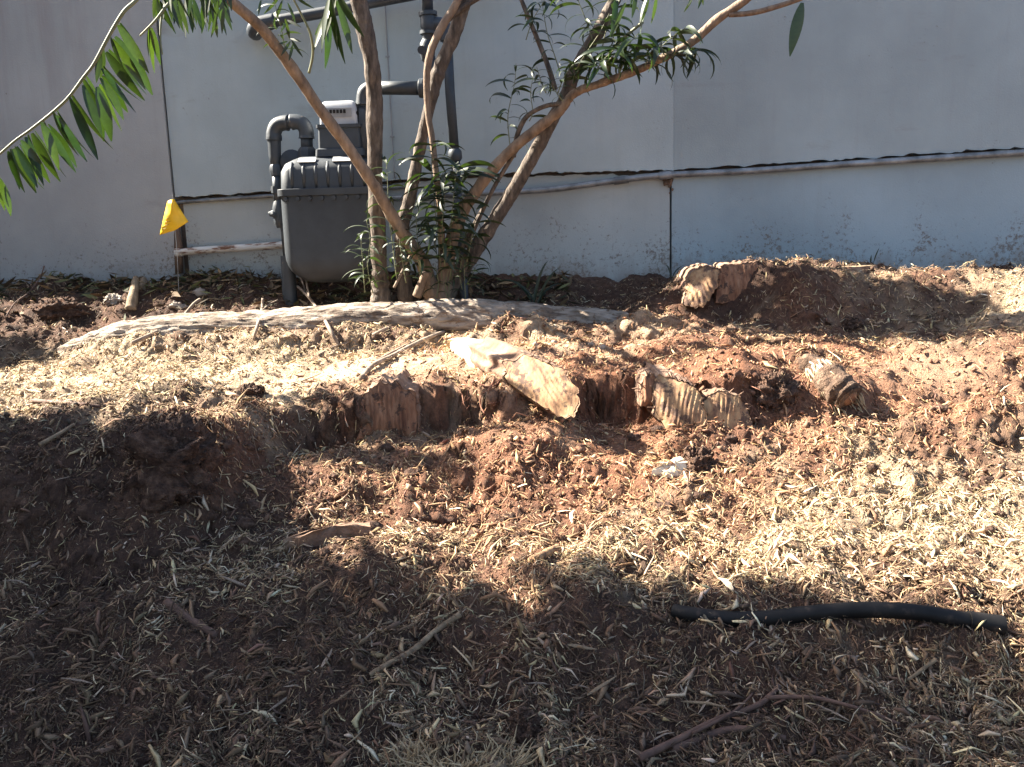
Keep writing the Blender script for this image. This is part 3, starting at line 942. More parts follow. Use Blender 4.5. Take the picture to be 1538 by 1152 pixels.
stem('branch', [(908, 126, 3.13, 3), (912, 100, 3.12, 2.6), (917, 78, 3.11, 2.6), (940, 54, 3.08, 2.4), (966, 33, 3.05, 2.2)], 'stem_green', 8, 0.04, 13)
stem('branch', [(464, 110, 3.05, 2), (470, 80, 3.03, 1.8), (466, 50, 3.0, 1.7), (452, 20, 2.98, 1.5), (436, -10, 2.95, 1.3)], 'stem_green', 6, 0.03, 14)
stem('branch', [(626, 445, 3.25, 7), (634, 425, 3.24, 6.5), (641, 408, 3.235, 6)], 'stem_tan', 10, 0.08, 15, 3)
stem('branch', [(592, 432, 3.22, 2), (603, 410, 3.22, 2), (616, 384, 3.23, 1.8)], 'twig', 6, 0.05, 16, 3)
# left limb that arches out of the picture and comes back down with the big leaves
LB = [(255, -75, 2.72, 6), (228, -40, 2.62, 4), (206, -2, 2.57, 2.9), (188, 15, 2.55, 2.7), (174, 36, 2.55, 2.6), (161, 59, 2.55, 2.5), (141, 96, 2.55, 2.3), (125, 117, 2.55, 2.2), (104, 145, 2.55, 2.1), (81, 167, 2.55, 2.0), (47, 194, 2.55, 1.9), (23, 211, 2.55, 1.7), (0, 231, 2.55, 1.6), (-28, 256, 2.54, 1.2), (-50, 280, 2.54, 0.8)]
stem('branch', LB, 'stem_green', 8, 0.03, 17)
stem('branch', [(285, -52, 2.78, 3), (262, -8, 2.72, 2.2), (246, 14, 2.68, 2), (232, 32, 2.66, 1.8), (210, 54, 2.65, 1.3)], 'stem_green', 8, 0.03, 18)
stem('branch', [(248, 8, 2.69, 2), (242, 30, 2.67, 1.6), (241, 60, 2.66, 1.2), (244, 82, 2.66, 0.8)], 'stem_green', 8, 0.03, 19)


# ---- leaves: a folded, tapering blade with real thickness of curve; three bends
def leaf_mesh(name, bend, m, wid=0.16, fold=0.25, twist=0.0, seg=8):
    mb = MB()
    p = Vector((0, 0, 0))
    ang = 0.0
    for i in range(seg + 1):
        u = i / seg
        wv = wid / 2 * max(math.sin(math.pi * min(u * 0.93 + 0.05, 1)) ** 0.8, 0.03) * (1 - 0.25 * u)
        tw = twist * u
        side = Vector((0, math.cos(tw), math.sin(tw)))
        nrm = Vector((-math.sin(ang), 0, math.cos(ang)))
        mb.v.append(p + side * wv + nrm * wv * fold)
        mb.v.append(p.copy())
        mb.v.append(p - side * wv + nrm * wv * fold)
        ang -= bend / seg * (0.6 + 0.8 * u)
        p = p + Vector((math.cos(ang), 0, math.sin(ang))) / seg
    for i in range(seg):
        a = i * 3
        mb.face((a, a + 1, a + 4, a + 3))
        mb.face((a + 1, a + 2, a + 5, a + 4))
    return mb.mesh(name, m)


LM = {}
for key, mm in (('leaf', 'leaf'), ('dark', 'leaf_dark'), ('dry', 'leaf_dry')):
    LM[key] = [leaf_mesh('leaf_%s_a' % key, 0.15, mm, 0.17, 0.25, 0.3), leaf_mesh('leaf_%s_b' % key, 1.15, mm, 0.13, 0.3, -0.4), leaf_mesh('leaf_%s_c' % key, 2.1, mm, 0.11, 0.35, 0.2)]
LM['broad'] = [leaf_mesh('leaf_broad', 0.22, 'leaf', 0.21, 0.35, 0.5), leaf_mesh('leaf_broad_b', -0.2, 'leaf', 0.19, 0.25, -0.6)]


SMALL = []                                  # leaves too small to pick out singly: (mesh, matrix)


JOIN = [False]


def put_leaf(parent, me, base, d, nrm, length, wscale=1.0):
    d = d.normalized()
    y = nrm.cross(d)
    if y.length < 1e-3:
        y = Vector((1, 0, 0)).cross(d)
    y.normalize()
    z = d.cross(y)
    mt = Matrix((d * length, y * length * wscale, z * length)).transposed().to_4x4()
    if parent is tree and (length < 0.094 or JOIN[0]):
        SMALL.append((me, Matrix.Translation(base) @ mt))
        return None
    o = bpy.data.objects.new('leaf', me)
    COL.objects.link(o)
    o.parent = parent
    o.matrix_parent_inverse = Matrix.Translation(-Vector(parent.location))
    o.matrix_basis = Matrix.Translation(base) @ mt
    return o


def px_leaf(parent, me, a, b, Y, ws=1.0, face=0.0, dY=0.0):
    A, B = P(a[0], a[1], Y), P(b[0], b[1], Y + dY)
    d = B - A
    view = (CAM - A).normalized()
    n = Matrix.Rotation(face, 3, d.normalized()) @ view
    return put_leaf(parent, me, A, d, n, d.length, ws)


# big leaves along the left branch (base and tip as the photograph shows them, at the branch's depth)
c1 = [((680, 145), (860, 415)), ((650, 225), (850, 510)), ((612, 300), (820, 580)), ((585, 395), (768, 660)), ((578, 450), (725, 680)), ((580, 285), (562, 480)), ((480, 450), (610, 720)),
      ((478, 490), (600, 795)), ((560, 500), (650, 812)), ((402, 560), (595, 920)), ((308, 640), (430, 902)), ((325, 665), (500, 935)), ((238, 705), (352, 978)), ((262, 730), (427, 1000)),
      ((185, 768), (335, 1050)), ((150, 790), (250, 1080)), ((122, 808), (292, 1052)), ((75, 858), (210, 1125)), ((48, 872), (130, 1115)), ((97, 845), (232, 1085)), ((865, 155), (848, 330)),
      ((872, 160), (920, 370)), ((-15, 1015), (78, 1240)), ((-30, 1030), (35, 1205)), ((640, 215), (705, 400)), ((860, 170), (875, 420)), ((-60, 990), (20, 1170))]
for i, (a, b) in enumerate(c1):
    Y = 2.55 + random.uniform(-0.03, 0.03) if a[0] < 800 else 2.66
    px_leaf(tree, LM['broad'][i % 2], (a[0] / 3.84, a[1] / 3.84), (b[0] / 3.84, b[1] / 3.84), Y, random.uniform(0.9, 1.3), random.choice((-1, 1)) * random.uniform(0.1, 0.9), random.uniform(-0.03, 0.06))
for i in range(0, 20):                      # second row behind the first
    (a, b) = c1[i]
    dx = random.uniform(-26, 26)
    px_leaf(tree, LM['broad'][(i + 1) % 2], ((a[0] + 14) / 3.84, (a[1] - 14) / 3.84), ((b[0] + dx + 20) / 3.84, (b[1] + random.uniform(-60, 30)) / 3.84), 2.60 if a[0] < 800 else 2.68, random.uniform(0.9, 1.4), random.choice((-1, 1)) * random.uniform(0.5, 1.35), random.uniform(-0.02, 0.08))
# hanging leaves seen one by one elsewhere
single = [((1205, 4), (1186, 83), 2.94, 1.1)]
for k in range(11):                         # bunch in front of the trunk
    a = (500 + random.uniform(-8, 8), random.uniform(-14, 12))
    ang = (k / 10 - 0.5) * 1.5
    L = random.uniform(62, 98)
    single.append((a, (a[0] + math.sin(ang) * L * 0.62, a[1] + math.cos(ang) * L), 3.05 + random.uniform(-0.05, 0.03), random.uniform(0.9, 1.15)))
for k in range(22):                         # fan at the top left
    a = (random.uniform(232, 335), random.uniform(-22, 6))
    single.append((a, (a[0] + random.uniform(-4, 26), a[1] + random.uniform(34, 58)), 2.75 + random.uniform(-0.08, 0.1), random.uniform(0.9, 1.2)))
for (a, b) in (((420, -6), (398, 22)), ((424, 0), (412, 36)), ((432, 4), (445, 34)), ((440, -8), (470, 14)), ((428, 28), (436, 60)), ((430, 30), (452, 40)), ((436, 62), (422, 84)), ((438, 60), (454, 86)), ((436, 58), (452, 62)), ((440, 66), (434, 92)), ((432, 62), (418, 66)), ((392, 0), (388, 22))):
    single.append((a, b, 2.98, 1.1))
for k in range(9):                          # dark bunch at the top, right of the middle
    a = (random.uniform(925, 990), random.uniform(-16, 6))
    single.append((a, (a[0] + random.uniform(-26, -2), a[1] + random.uniform(34, 62)), 3.02 + random.uniform(-.05, .05), random.uniform(0.9, 1.25)))
for k in range(5):
    a = (random.uniform(1035, 1056), random.uniform(-18, -4))
    single.append((a, (a[0] + random.uniform(-14, 6), a[1] + random.uniform(18, 28)), 2.98, 1.0))
for a, b, Y, ws in single:
    lone = a[0] > 1180
    px_leaf(tree, LM['leaf'][0], a, b, Y, 1.5 if lone else ws, 0.15 if lone else random.choice((-1, 1)) * random.uniform(0.1, 1.1), random.uniform(-0.04, 0.04))


def shoot(path, n, L, key='dark', up=0.4, stem_r=0.0016, kinds=(1, 2), u0=0.1):
    """a thin leafy shoot: path of (px,py,depth); leaves leave it all round and arch over"""
    P3 = [P(*p) for p in path]
    MB().tube(P3, [stem_r * (1.3 - 0.8 * i / max(len(P3) - 1, 1)) for i in range(len(P3))], 6, smooth=4).build('branch', 'stem_green', tree)
    for i in range(n):
        u = u0 + (1 - u0) * (i + random.random() * 0.6) / n
        f = u * (len(P3) - 1)
        k = min(int(f), len(P3) - 2)
        b = P3[k].lerp(P3[k + 1], f - k)
        ax = (P3[k + 1] - P3[k]).normalized()
        th = i * 2.4 + random.uniform(-0.4, 0.4)
        out = Vector((math.cos(th), math.sin(th) * 0.8, 0))
        d = (out + ax * up * random.uniform(0.5, 1.5)).normalized()
        n_ = (Vector((0, 0, 1)) - d * d.z + 0.25 * Vector((random.uniform(-1, 1), random.uniform(-1, 1), 0)))
        n_ = Matrix.Rotation(random.uniform(-0.9, 0.9), 3, d) @ n_
        put_leaf(tree, LM[key][random.choice(kinds)], b, d, n_, 1.3 * L * random.uniform(0.7, 1.15), random.uniform(0.95, 1.4))


shoot([(767, 226, 3.25), (763, 190, 3.25), (764, 165, 3.25), (773, 125, 3.24), (775, 95, 3.24)], 17, 0.085)
shoot([(842, 112, 3.22), (832, 80, 3.22), (822, 50, 3.22), (816, 15, 3.22), (812, -15, 3.22)], 13, 0.085)
shoot([(795, 182, 3.2), (800, 168, 3.2), (797, 140, 3.2), (800, 118, 3.19)], 6, 0.07)
shoot([(838, 140, 3.12), (846, 118, 3.12), (858, 100, 3.11), (872, 88, 3.11)], 16, 0.075)
shoot([(846, 152, 3.1), (836, 140, 3.1), (830, 128, 3.1)], 8, 0.055)
shoot([(890, 118, 3.08), (900, 98, 3.07), (918, 78, 3.06), (938, 62, 3.05)], 20, 0.105, 'leaf', 0.2, kinds=(1, 2, 2))
shoot([(905, 100, 3.05), (925, 80, 3.03), (950, 60, 3.02), (960, 48, 3.02)], 12, 0.115, 'leaf', 0.2, kinds=(2, 2, 1))
shoot([(985, 92, 3.06), (990, 75, 3.05), (1002, 62, 3.04), (1020, 48, 3.03), (1030, 42, 3.03)], 16, 0.105, 'dark', 0.2, kinds=(2, 2, 1))
shoot([(1008, 86, 3.04), (1025, 78, 3.03), (1045, 72, 3.02), (1052, 76, 3.02)], 18, 0.105, 'dark', 0.2, kinds=(2, 2, 1))
shoot([(968, 102, 3.06), (975, 82, 3.06), (985, 70, 3.05)], 9, 0.10, 'dark', 0.2)
shoot([(930, 110, 3.1), (942, 84, 3.1), (948, 60, 3.1)], 8, 0.09, 'dark', 0.3)
shoot([(905, 70, 3.12), (912, 40, 3.1), (925, 15, 3.1), (935, -15, 3.1)], 12, 0.10, 'dark', 0.3)
# leafy suckers at the foot
shoot([(664, 420, 3.24), (658, 360, 3.23), (652, 300, 3.22), (648, 255, 3.22), (650, 212, 3.22)], 40, 0.125, 'dark', 0.35)
shoot([(678, 420, 3.26), (676, 360, 3.24), (680, 310, 3.23), (684, 268, 3.23), (690, 248, 3.23)], 36, 0.12, 'dark', 0.3)
shoot([(632, 420, 3.24), (628, 380, 3.23), (626, 345, 3.23), (624, 320, 3.23)], 16, 0.085, 'dark', 0.5)
shoot([(700, 400, 3.27), (706, 370, 3.26), (712, 340, 3.26), (716, 312, 3.25)], 12, 0.085, 'dark', 0.4)
shoot([(596, 420, 3.22), (590, 370, 3.22), (584, 320, 3.22), (582, 270, 3.22), (580, 240, 3.23)], 20, 0.08, 'dark', 0.6)
shoot([(548, 440, 3.2), (546, 410, 3.2), (544, 385, 3.2), (541, 350, 3.2)], 16, 0.06, 'dark', 0.7)
shoot([(700, 428, 3.3), (710, 412, 3.28), (716, 398, 3.27)], 9, 0.05, 'dark', 0.6)
for k in range(6):
    a = (random.uniform(610, 705), random.uniform(415, 438))
    shoot([(a[0], a[1] + 18, 3.24), (a[0] + random.uniform(-4, 4), a[1] - 4, 3.23), (a[0] + random.uniform(-10, 10), a[1] - 34, 3.22)], 5, 0.06, 'dark', 0.6)
for (x, y) in ((676, 388), (664, 300), (560, 415), (690, 372)):
    px_leaf(tree, LM['dry'][1], (x, y), (x + random.uniform(-8, 8), y + 22), 3.2, 1.4, random.uniform(-1, 1))


JOIN[0] = True                              # past the first three hundred: more leaves of the same kind, joined
for k in range(34):
    a = (random.uniform(225, 350), random.uniform(-40, 2))
    px_leaf(tree, LM['leaf'][0], a, (a[0] + random.uniform(-10, 30), a[1] + random.uniform(36, 62)), 2.8 + random.uniform(-0.1, 0.1), random.uniform(0.9, 1.2), random.choice((-1, 1)) * random.uniform(0.1, 1.1))
shoot([(430, 90, 3.0), (424, 50, 2.98), (414, 10, 2.96), (405, -20, 2.95)], 14, 0.075)
shoot([(865, 105, 3.1), (880, 80, 3.08), (900, 50, 3.06), (915, 20, 3.05)], 12, 0.10)
shoot([(790, 60, 3.2), (800, 30, 3.19), (815, 5, 3.18), (826, -20, 3.18)], 14, 0.09)
shoot([(820, 140, 3.16), (812, 120, 3.16), (806, 100, 3.15)], 10, 0.075)
shoot([(890, 60, 3.1), (880, 30, 3.1), (868, 0, 3.1), (860, -20, 3.1)], 12, 0.09)
shoot([(668, 400, 3.22), (664, 340, 3.21), (668, 300, 3.21), (662, 262, 3.21)], 26, 0.11)
shoot([(610, 425, 3.2), (604, 390, 3.2), (600, 360, 3.2)], 14, 0.08)
shoot([(560, 440, 3.18), (552, 400, 3.18), (556, 360, 3.18), (550, 330, 3.18)], 20, 0.075)
JOIN[0] = False
mb = MB()
for me, mt in SMALL:
    b0 = len(mb.v)
    mb.v += [mt @ v.co for v in me.vertices]
    mb.f += [tuple(b0 + i for i in p.vertices) for p in me.polygons]
mb.fm = [0] * len(mb.f)
o = mb.build('small_leaves', 'leaf_dark', tree)
o['kind'] = 'stuff'
print('LEAVES', len([c for c in tree.children if c.name.startswith('leaf')]), len(SMALL))


# ---- masses of small leaves (crown above the picture, and the unseen hedge added to shade the foreground)
def leaf_mass(name, centres, m, parent, size=(0.07, 0.14), seed=3):
    """centres: array (n,3). every leaf a folded blade of four triangles"""
    g = np.random.default_rng(seed)
    n = len(centres)
    d = g.normal(size=(n, 3))
    d[:, 2] = -np.abs(d[:, 2]) * 0.6 + 0.1
    d /= np.linalg.norm(d, axis=1)[:, None]
    r = g.normal(size=(n, 3))
    sd = np.cross(d, r)
    sd /= np.linalg.norm(sd, axis=1)[:, None]
    nn = np.cross(d, sd)
    L = g.uniform(size[0], size[1], n)[:, None]
    wd = L * g.uniform(0.10, 0.16, n)[:, None]
    a = centres
    mid = centres + d * L * 0.5 + nn * L * 0.04
    v = np.stack([a, mid + sd * wd, mid - nn * wd * 0.4, mid - sd * wd, centres + d * L - nn * L * 0.08], 1)
    me = bpy.data.meshes.new(name)
    me.vertices.add(n * 5)
    me.vertices.foreach_set('co', v.astype(np.float32).ravel())
    tri = np.array([[0, 1, 2], [0, 2, 3], [1, 4, 2], [2, 4, 3]])
    idx = (np.arange(n)[:, None, None] * 5 + tri[None]).astype(np.int32)
    me.loops.add(idx.size)
    me.loops.foreach_set('vertex_index', idx.ravel())
    me.polygons.add(n * 4)
    me.polygons.foreach_set('loop_start', np.arange(0, idx.size, 3, dtype=np.int32))
    me.update()
    me.materials.append(M[m])
    return link_mesh(name, me, parent)


def blob(c, s, n, g):
    p = g.normal(size=(n, 3))
    p /= np.linalg.norm(p, axis=1)[:, None]
    p *= g.random((n, 1)) ** 0.5
    return np.array(c) + p * np.array(s)


g2 = np.random.default_rng(21)
crown = [blob((P(x, y, Y).x, Y, P(x, y, Y).z), (sx, sy, sz), n, g2) for (x, y, Y, sx, sy, sz, n) in (
    (500, -215, 3.55, 0.40, 0.10, 0.14, 1000), (1010, -190, 3.15, 0.2, 0.15, 0.07, 90))]
o = leaf_mass('foliage', np.concatenate(crown), 'leaf', tree, (0.09, 0.16))
o['kind'] = 'stuff'
o['label'] = 'mass of small leaves higher in the crown'

# unseen hedge added out of view on the left, shaped to shade the foreground
hd = thing('shade_hedge', 'tall dense leafy hedge, unseen, added at the left to shade the foreground', 'hedge', (-3.1, 0.6, gz(-3.1, 0.6)))
cl = []
g3 = np.random.default_rng(5)


def edge_y(x, off):                         # lit edge of the hedge runs along the light
    return 2.34 - 0.32 * (x + 1.35) + off


for k in range(26000):
    x = g3.uniform(-3.7, -2.6)
    z = g3.uniform(0.0, 4.1) + 0.1
    hrel = (z - 0.25) / 1.195
    xl = x + (z - 0.30) / 0.869 * 0.952     # where this leaf's shadow falls
    off = -0.27 if xl < -0.56 else (-0.41 if xl < 0.0 else -0.25)  # outline stepped to shape the edge of the cast shade
    off += 0.10 * float(vnoise(np.array(z * 3.3), np.array(x * 2.0)))
    y1 = edge_y(x, off)
    y0 = -1.6
    y = g3.uniform(y0, y1) if g3.random() < 0.62 else g3.uniform(y1 - 0.7, y1)
    if hrel > 3.0 + 0.35 * float(vnoise(np.array(y * 2.4), np.array(3.0))):
        continue
    cl.append((x, y, z))
cl = np.array(cl)
# a bough added beyond the hedge's end for a tongue of shade
o = leaf_mass('shade_bough', blob((-3.05, 3.01, 2.80), (0.20, 0.05, 0.06), 900, g3), 'leaf_dark', hd, (0.04, 0.07), 19)
o['kind'] = 'stuff'
o = leaf_mass('foliage', cl, 'leaf_dark', hd, (0.10, 0.19), 9)
for k in range(9):
    y = -1.3 + k * 0.47
    x = -3.1 + random.uniform(-0.1, 0.1)
    MB().tube([(x, y, gz(x, y) - 0.05), (x + 0.03, y + 0.05, 0.9), (x - 0.05, y - 0.04, 2.1), (x, y, 3.3)], [0.04, 0.032, 0.024, 0.01], 8, smooth=3, rough=0.1, seed=k).build('stem', 'stem_brown', hd)
# unseen shrub added by the wall, also to cast shade
sh = thing('shade_shrub', 'rounded leafy shrub, unseen, added beyond the left edge to shade the ground', 'shrub', (-3.6, 3.6, gz(-3.6, 3.6)))
leaf_mass('foliage', np.concatenate([blob((-3.45, 3.55, 1.75), (0.30, 0.26, 0.40), 1500, g3), blob((-3.75, 3.5, 1.2), (0.45, 0.35, 0.6), 1500, g3)]), 'leaf_dark', sh, (0.10, 0.18), 11)
for k in range(4):
    MB().tube([(-3.6 + 0.1 * k, 3.6, gz(-3.6, 3.6) - 0.05), (-3.65 + 0.13 * k, 3.58, 1.1), (-3.75 + 0.2 * k, 3.6, 1.8)], [0.03, 0.022, 0.008], 8, smooth=3).build('stem', 'stem_brown', sh)

# ================================================================== LOG, STUMPS AND CUT ROOTS
def log(name, label, pts, m, cat='log', rough=0.12, n=26, seed=0):
    t = thing(name, label, cat, pts[len(pts) // 2][0])
    mb = MB().tube([p for p, _ in pts], [r for _, r in pts], n, smooth=26, rough=rough, seed=seed)
    K = len(mb.v) // n
    for i in range(K):
        c_ = sum((mb.v[i * n + k] for k in range(n)), Vector()) / n
        for k in range(n):
            p = mb.v[i * n + k]
            d_ = (p - c_).normalized()
            q_ = Vector((p.x * 6, d_.y * 8, d_.z * 8))
            rd = abs(mnoise.noise(q_)) * 0.6 + abs(mnoise.noise(q_ * 2.3 + Vector((3, 1, 0)))) * 0.4
            lump = mnoise.noise(Vector((p.x * 2.2, d_.y, d_.z)))
            mb.v[i * n + k] = p + d_ * (0.008 * min(rd * 4, 1) - 0.011 + 0.016 * lump + 0.006 * mnoise.noise(q_ * 4))
    mb.build('bark', m, t)
    return t


LY = 3.18
lp = [((95, 530), 3.10, 0.05), ((170, 506), 3.12, 0.064), ((260, 496), 3.14, 0.075), ((380, 489), 3.16, 0.075), ((480, 482), 3.17, 0.078), ((600, 476), 3.18, 0.080), ((720, 474), 3.18, 0.078), ((840, 476), 3.18, 0.070), ((930, 482), 3.18, 0.060), ((1000, 500), 3.17, 0.045)]
lp = [(a, Y - 0.05, r) for a, Y, r in lp]
log('surface_root', 'long pale barked root lying half buried below the gas meter', [(P(*a, Y) - Vector((0, 0, 0.022)), r) for a, Y, r in lp], 'log_bark', 'root', 0.08, 72, 2)


def cut_face(name, label, outline, Y, tilt=(0, 0), ridge=0.004, rdir=0.0, rfreq=55, back=0.16, face='cut_tan', side='root_bark', lean=(0.0, 0.0), cat='root', seed=0):
    """sawn root end: outline in photo pixels (clockwise), the face at depth Y tilted, body going back into the bank"""
    N = 84
    o2 = [Vector(p).to_2d() for p in outline]
    ln = [0]
    for i in range(len(o2)):
        ln.append(ln[-1] + (o2[(i + 1) % len(o2)] - o2[i]).length)
    pts = []
    for k in range(N):
        s_ = ln[-1] * k / N
        i = max(j for j in range(len(o2)) if ln[j] <= s_ + 1e-9)
        f = (s_ - ln[i]) / max(ln[i + 1] - ln[i], 1e-6)
        pts.append(o2[i].lerp(o2[(i + 1) % len(o2)], f))
    c = sum(pts, Vector((0, 0))) / N
    for _ in range(2):
        pts = [(pts[k - 1] + pts[k] * 2 + pts[(k + 1) % N]) / 4 for k in range(N)]
    pts = [p + (p - c) * (0.12 * mnoise.noise(Vector((p.x * 0.06, p.y * 0.06, seed))) + 0.10 * mnoise.noise(Vector((p.x * 0.2, p.y * 0.2, seed)))) for p in pts]
    C = P(c.x, c.y, Y)
    t = thing(name, label, cat, C)

    def pos(q, u):
        p = P(q.x, q.y, Y)
        d = p - C
        p = p + Vector((0, d.x * tilt[0] + d.z * tilt[1], 0))
        a = d.x * math.cos(rdir) + d.z * math.sin(rdir)
        rg = ridge * ((0.35 + 1.1 * abs(mnoise.noise(d * 14 + Vector((0, seed, 0))))) * 1.3 * math.sin(a * rfreq * 6.283 + 3.0 * mnoise.noise(d * 16)) + 1.0 * mnoise.noise(Vector((a * 130, seed, (d.z * math.cos(rdir) - d.x * math.sin(rdir)) * 14))) + 2.2 * mnoise.noise(d * 22 + Vector((seed, 0, 0))))
        return p + Vector((0, -1, 0)) * (rg * (1 if u < 0.97 else 0.3) + 0.012 * (1 - u * u))
    fb = MB()
    RG = 22
    fb.v.append(pos(c, 0))
    for r_ in range(1, RG + 1):
        for k in range(N):
            fb.v.append(pos(c.lerp(pts[k], r_ / RG), r_ / RG))
    for k in range(N):
        fb.face((0, 1 + (k + 1) % N, 1 + k))
    for r_ in range(RG - 1):
        for k in range(N):
            a, b = 1 + r_ * N + k, 1 + r_ * N + (k + 1) % N
            fb.face((a, b, b + N, a + N))
    fb.build('cut_face', face, t)
    sb = MB()
    K = 6
    for j in range(K + 1):
        u = j / K
        for k in range(N):
            p = pos(pts[k], 1.0)
            q = C + (p - C) * (1.02 + 0.06 * math.sin(u * 3) + (0.05 * mnoise.noise(p * 40 + Vector((u * 5, seed, 0)))))
            sb.v.append(q + Vector((lean[0], 1, lean[1])) * (back * u) + (Vector((0, -0.002, 0)) if j == 0 else Vector((0, 0, 0))))
    for j in range(K):
        for k in range(N):
            a, b = j * N + k, j * N + (k + 1) % N
            sb.face((a, b, b + N, a + N))
    sb.build('bark', side, t)
    fr = MB()
    for k in range(46):                     # torn shreds round the edge
        p = pos(pts[random.randrange(N)], 1.0)
        if p.z < C.z - 0.02:
            continue
        d = (p - C).normalized()
        e = p + d * random.uniform(-0.004, 0.012) + Vector((random.uniform(-.016, .016), random.uniform(-.012, .02), random.uniform(-.006, .012)))
        b = p - d * random.uniform(0, 0.006) + Vector((0, 0.004, 0))
        fr.tube([b, b.lerp(e, .5) + Vector((0, 0, .002)), e], [random.uniform(.0012, .003), .0016, .0005], 4)
    if fr.f:
        fr.build('shreds', side, t)['kind'] = 'stuff'
    return t


cut_face('cut_root', 'reddish sawn root end with upright grooves and a rounded top, in shade', [(538, 660), (540, 605), (552, 586), (575, 575), (600, 578), (620, 592), (626, 612), (626, 660)], 2.285, (0.1, 0.1), 0.0022, 0, 90, 0.2, 'cut_red', seed=1)
cut_face('cut_root', 'split pale root end slanting down to the right in the middle of the bank', [(752, 552), (790, 541), (822, 543), (852, 562), (868, 588), (858, 618), (832, 616), (798, 598), (768, 582)], 2.26, (-0.5, 0.55), 0.0018, 0.6, 85, 0.20, 'cut_tan', lean=(-0.5, 0.12), seed=2)
cut_face('cut_root', 'tan sawn root end with deep slanting saw grooves', [(983, 622), (984, 585), (994, 568), (1020, 572), (1046, 583), (1056, 602), (1056, 645), (1030, 652), (1000, 645)], 2.255, (-0.25, 0.5), 0.0026, -0.25, 88, 0.2, 'cut_tan', seed=3)
cut_face('cut_root', 'tan sawn root end with a round top, right of the grooved one', [(1052, 652), (1056, 612), (1068, 596), (1088, 590), (1110, 595), (1124, 612), (1130, 640), (1118, 668), (1080, 672)], 2.24, (-0.05, 0.35), 0.0018, -0.2, 95, 0.2, 'cut_tan', seed=4)
cut_face('cut_root', 'small dark grooved root stub left of the grooved saw cut', [(962, 610), (963, 575), (972, 562), (984, 566), (986, 610)], 2.30, (0, 0.1), 0.003, 0, 80, 0.12, 'cut_red', seed=6)
# torn hollow root with fibres
E = [P(1196, 552, 2.46), P(1222, 560, 2.40), P(1246, 574, 2.34), P(1266, 590, 2.29), P(1277, 600, 2.27)]
t = thing('torn_root', 'torn hollow root stub with shredded fibres pointing to the right', 'root', E[2])
MB().tube(E, [0.034, 0.042, 0.043, 0.040, 0.034], 36, smooth=9, rough=0.6, seed=9, cap=True).build('bark', 'bark_dark', t)
MB().tube([E[-1] - (E[-1] - E[-2]).normalized() * 0.004, E[-1] + (E[-1] - E[-2]).normalized() * 0.004], [0.024, 0.020], 14, rough=0.4).build('core', 'cut_red', t)
mb = MB()
ax = (E[-1] - E[-2]).normalized()
for k in range(170):
    th = random.uniform(0, 6.28)
    sdir = Vector((math.cos(th), 0.2, math.sin(th)))
    b = E[-1] + sdir * 0.036 - ax * random.uniform(0.0, 0.12)
    e = b + ax * random.uniform(0.015, 0.05) + sdir * random.uniform(-0.01, 0.02) + Vector((0, -0.01, -random.uniform(0, 0.04)))
    mb.tube([b, b.lerp(e, 0.5) + Vector((random.uniform(-.004, .004), 0, 0.004)), e], [0.0028, 0.002, 0.0005], 5)
mb.build('fibres', 'shredded', t)['kind'] = 'stuff'

# pale fresh slab: the top of the split root
def slab(name, label, pxpts, th, m, cat, lift=0.012, bumpy=0.004, depth=None):
    base = [G(*p, lift) if depth is None else P(*p, depth[i]) for i, p in enumerate(pxpts)]
    c = sum(base, Vector()) / len(base)
    t = thing(name, label, cat, c)
    mb = MB()
    n = len(base)
    RG = 5
    mb.v.append(c + Vector((0, 0, th * 0.35)))
    for r_ in range(1, RG + 1):
        for k in range(n):
            p = c.lerp(base[k], r_ / RG)
            mb.v.append(p + Vector((0, 0, (th * 0.35 * (1 - (r_ / RG) ** 2)) + bumpy * mnoise.noise(p * 45))))
    for k in range(n):
        p = base[k] + (base[k] - c) * 0.04
        mb.v.append(p - Vector((0, 0, th)))
    for k in range(n):
        mb.face((0, 1 + k, 1 + (k + 1) % n))
    for r_ in range(RG):
        for k in range(n):
            a, b = 1 + r_ * n + k, 1 + r_ * n + (k + 1) % n
            mb.face((a, a + n, b + n, b))
    mb.build('wood', m, t, sharp=60)
    return t


def dens(pts, k=5):
    out = []
    for i in range(len(pts)):
        a, b = pts[i], pts[(i + 1) % len(pts)]
        for j in range(k):
            f = j / k
            out.append((a[0] + (b[0] - a[0]) * f + random.uniform(-2, 2), a[1] + (b[1] - a[1]) * f + random.uniform(-1, 1)))
    return out


slab('root_top', 'bright freshly stripped top of the split root, almost white in the sun', dens([(674, 519), (700, 517), (735, 523), (778, 541), (760, 552), (735, 556), (712, 553), (690, 538)], 4), 0.05, 'fresh_wood', 'root', 0.022)
slab('wood_chunk', 'small white wood chunk lit on the chip slope beside a dark clod', dens([(978, 712), (995, 700), (1022, 692), (1037, 697), (1032, 710), (1008, 718)], 5), 0.016, 'fresh_wood', 'wood chunk', 0.010, 0.002)
slab('bark_slab', 'thin red bark slab edge-on at the tip of the lit wedge', dens([(428, 824), (470, 812), (520, 803), (556, 800), (556, 806), (520, 812), (470, 822)], 4), 0.03, 'root_bark', 'bark', 0.022)
slab('bark_slab', 'flat tan chip lying at the foot of the dark heap, left', dens([(235, 742), (255, 738), (276, 748), (262, 755), (240, 750)], 3), 0.01, 'cut_tan', 'bark', 0.008)

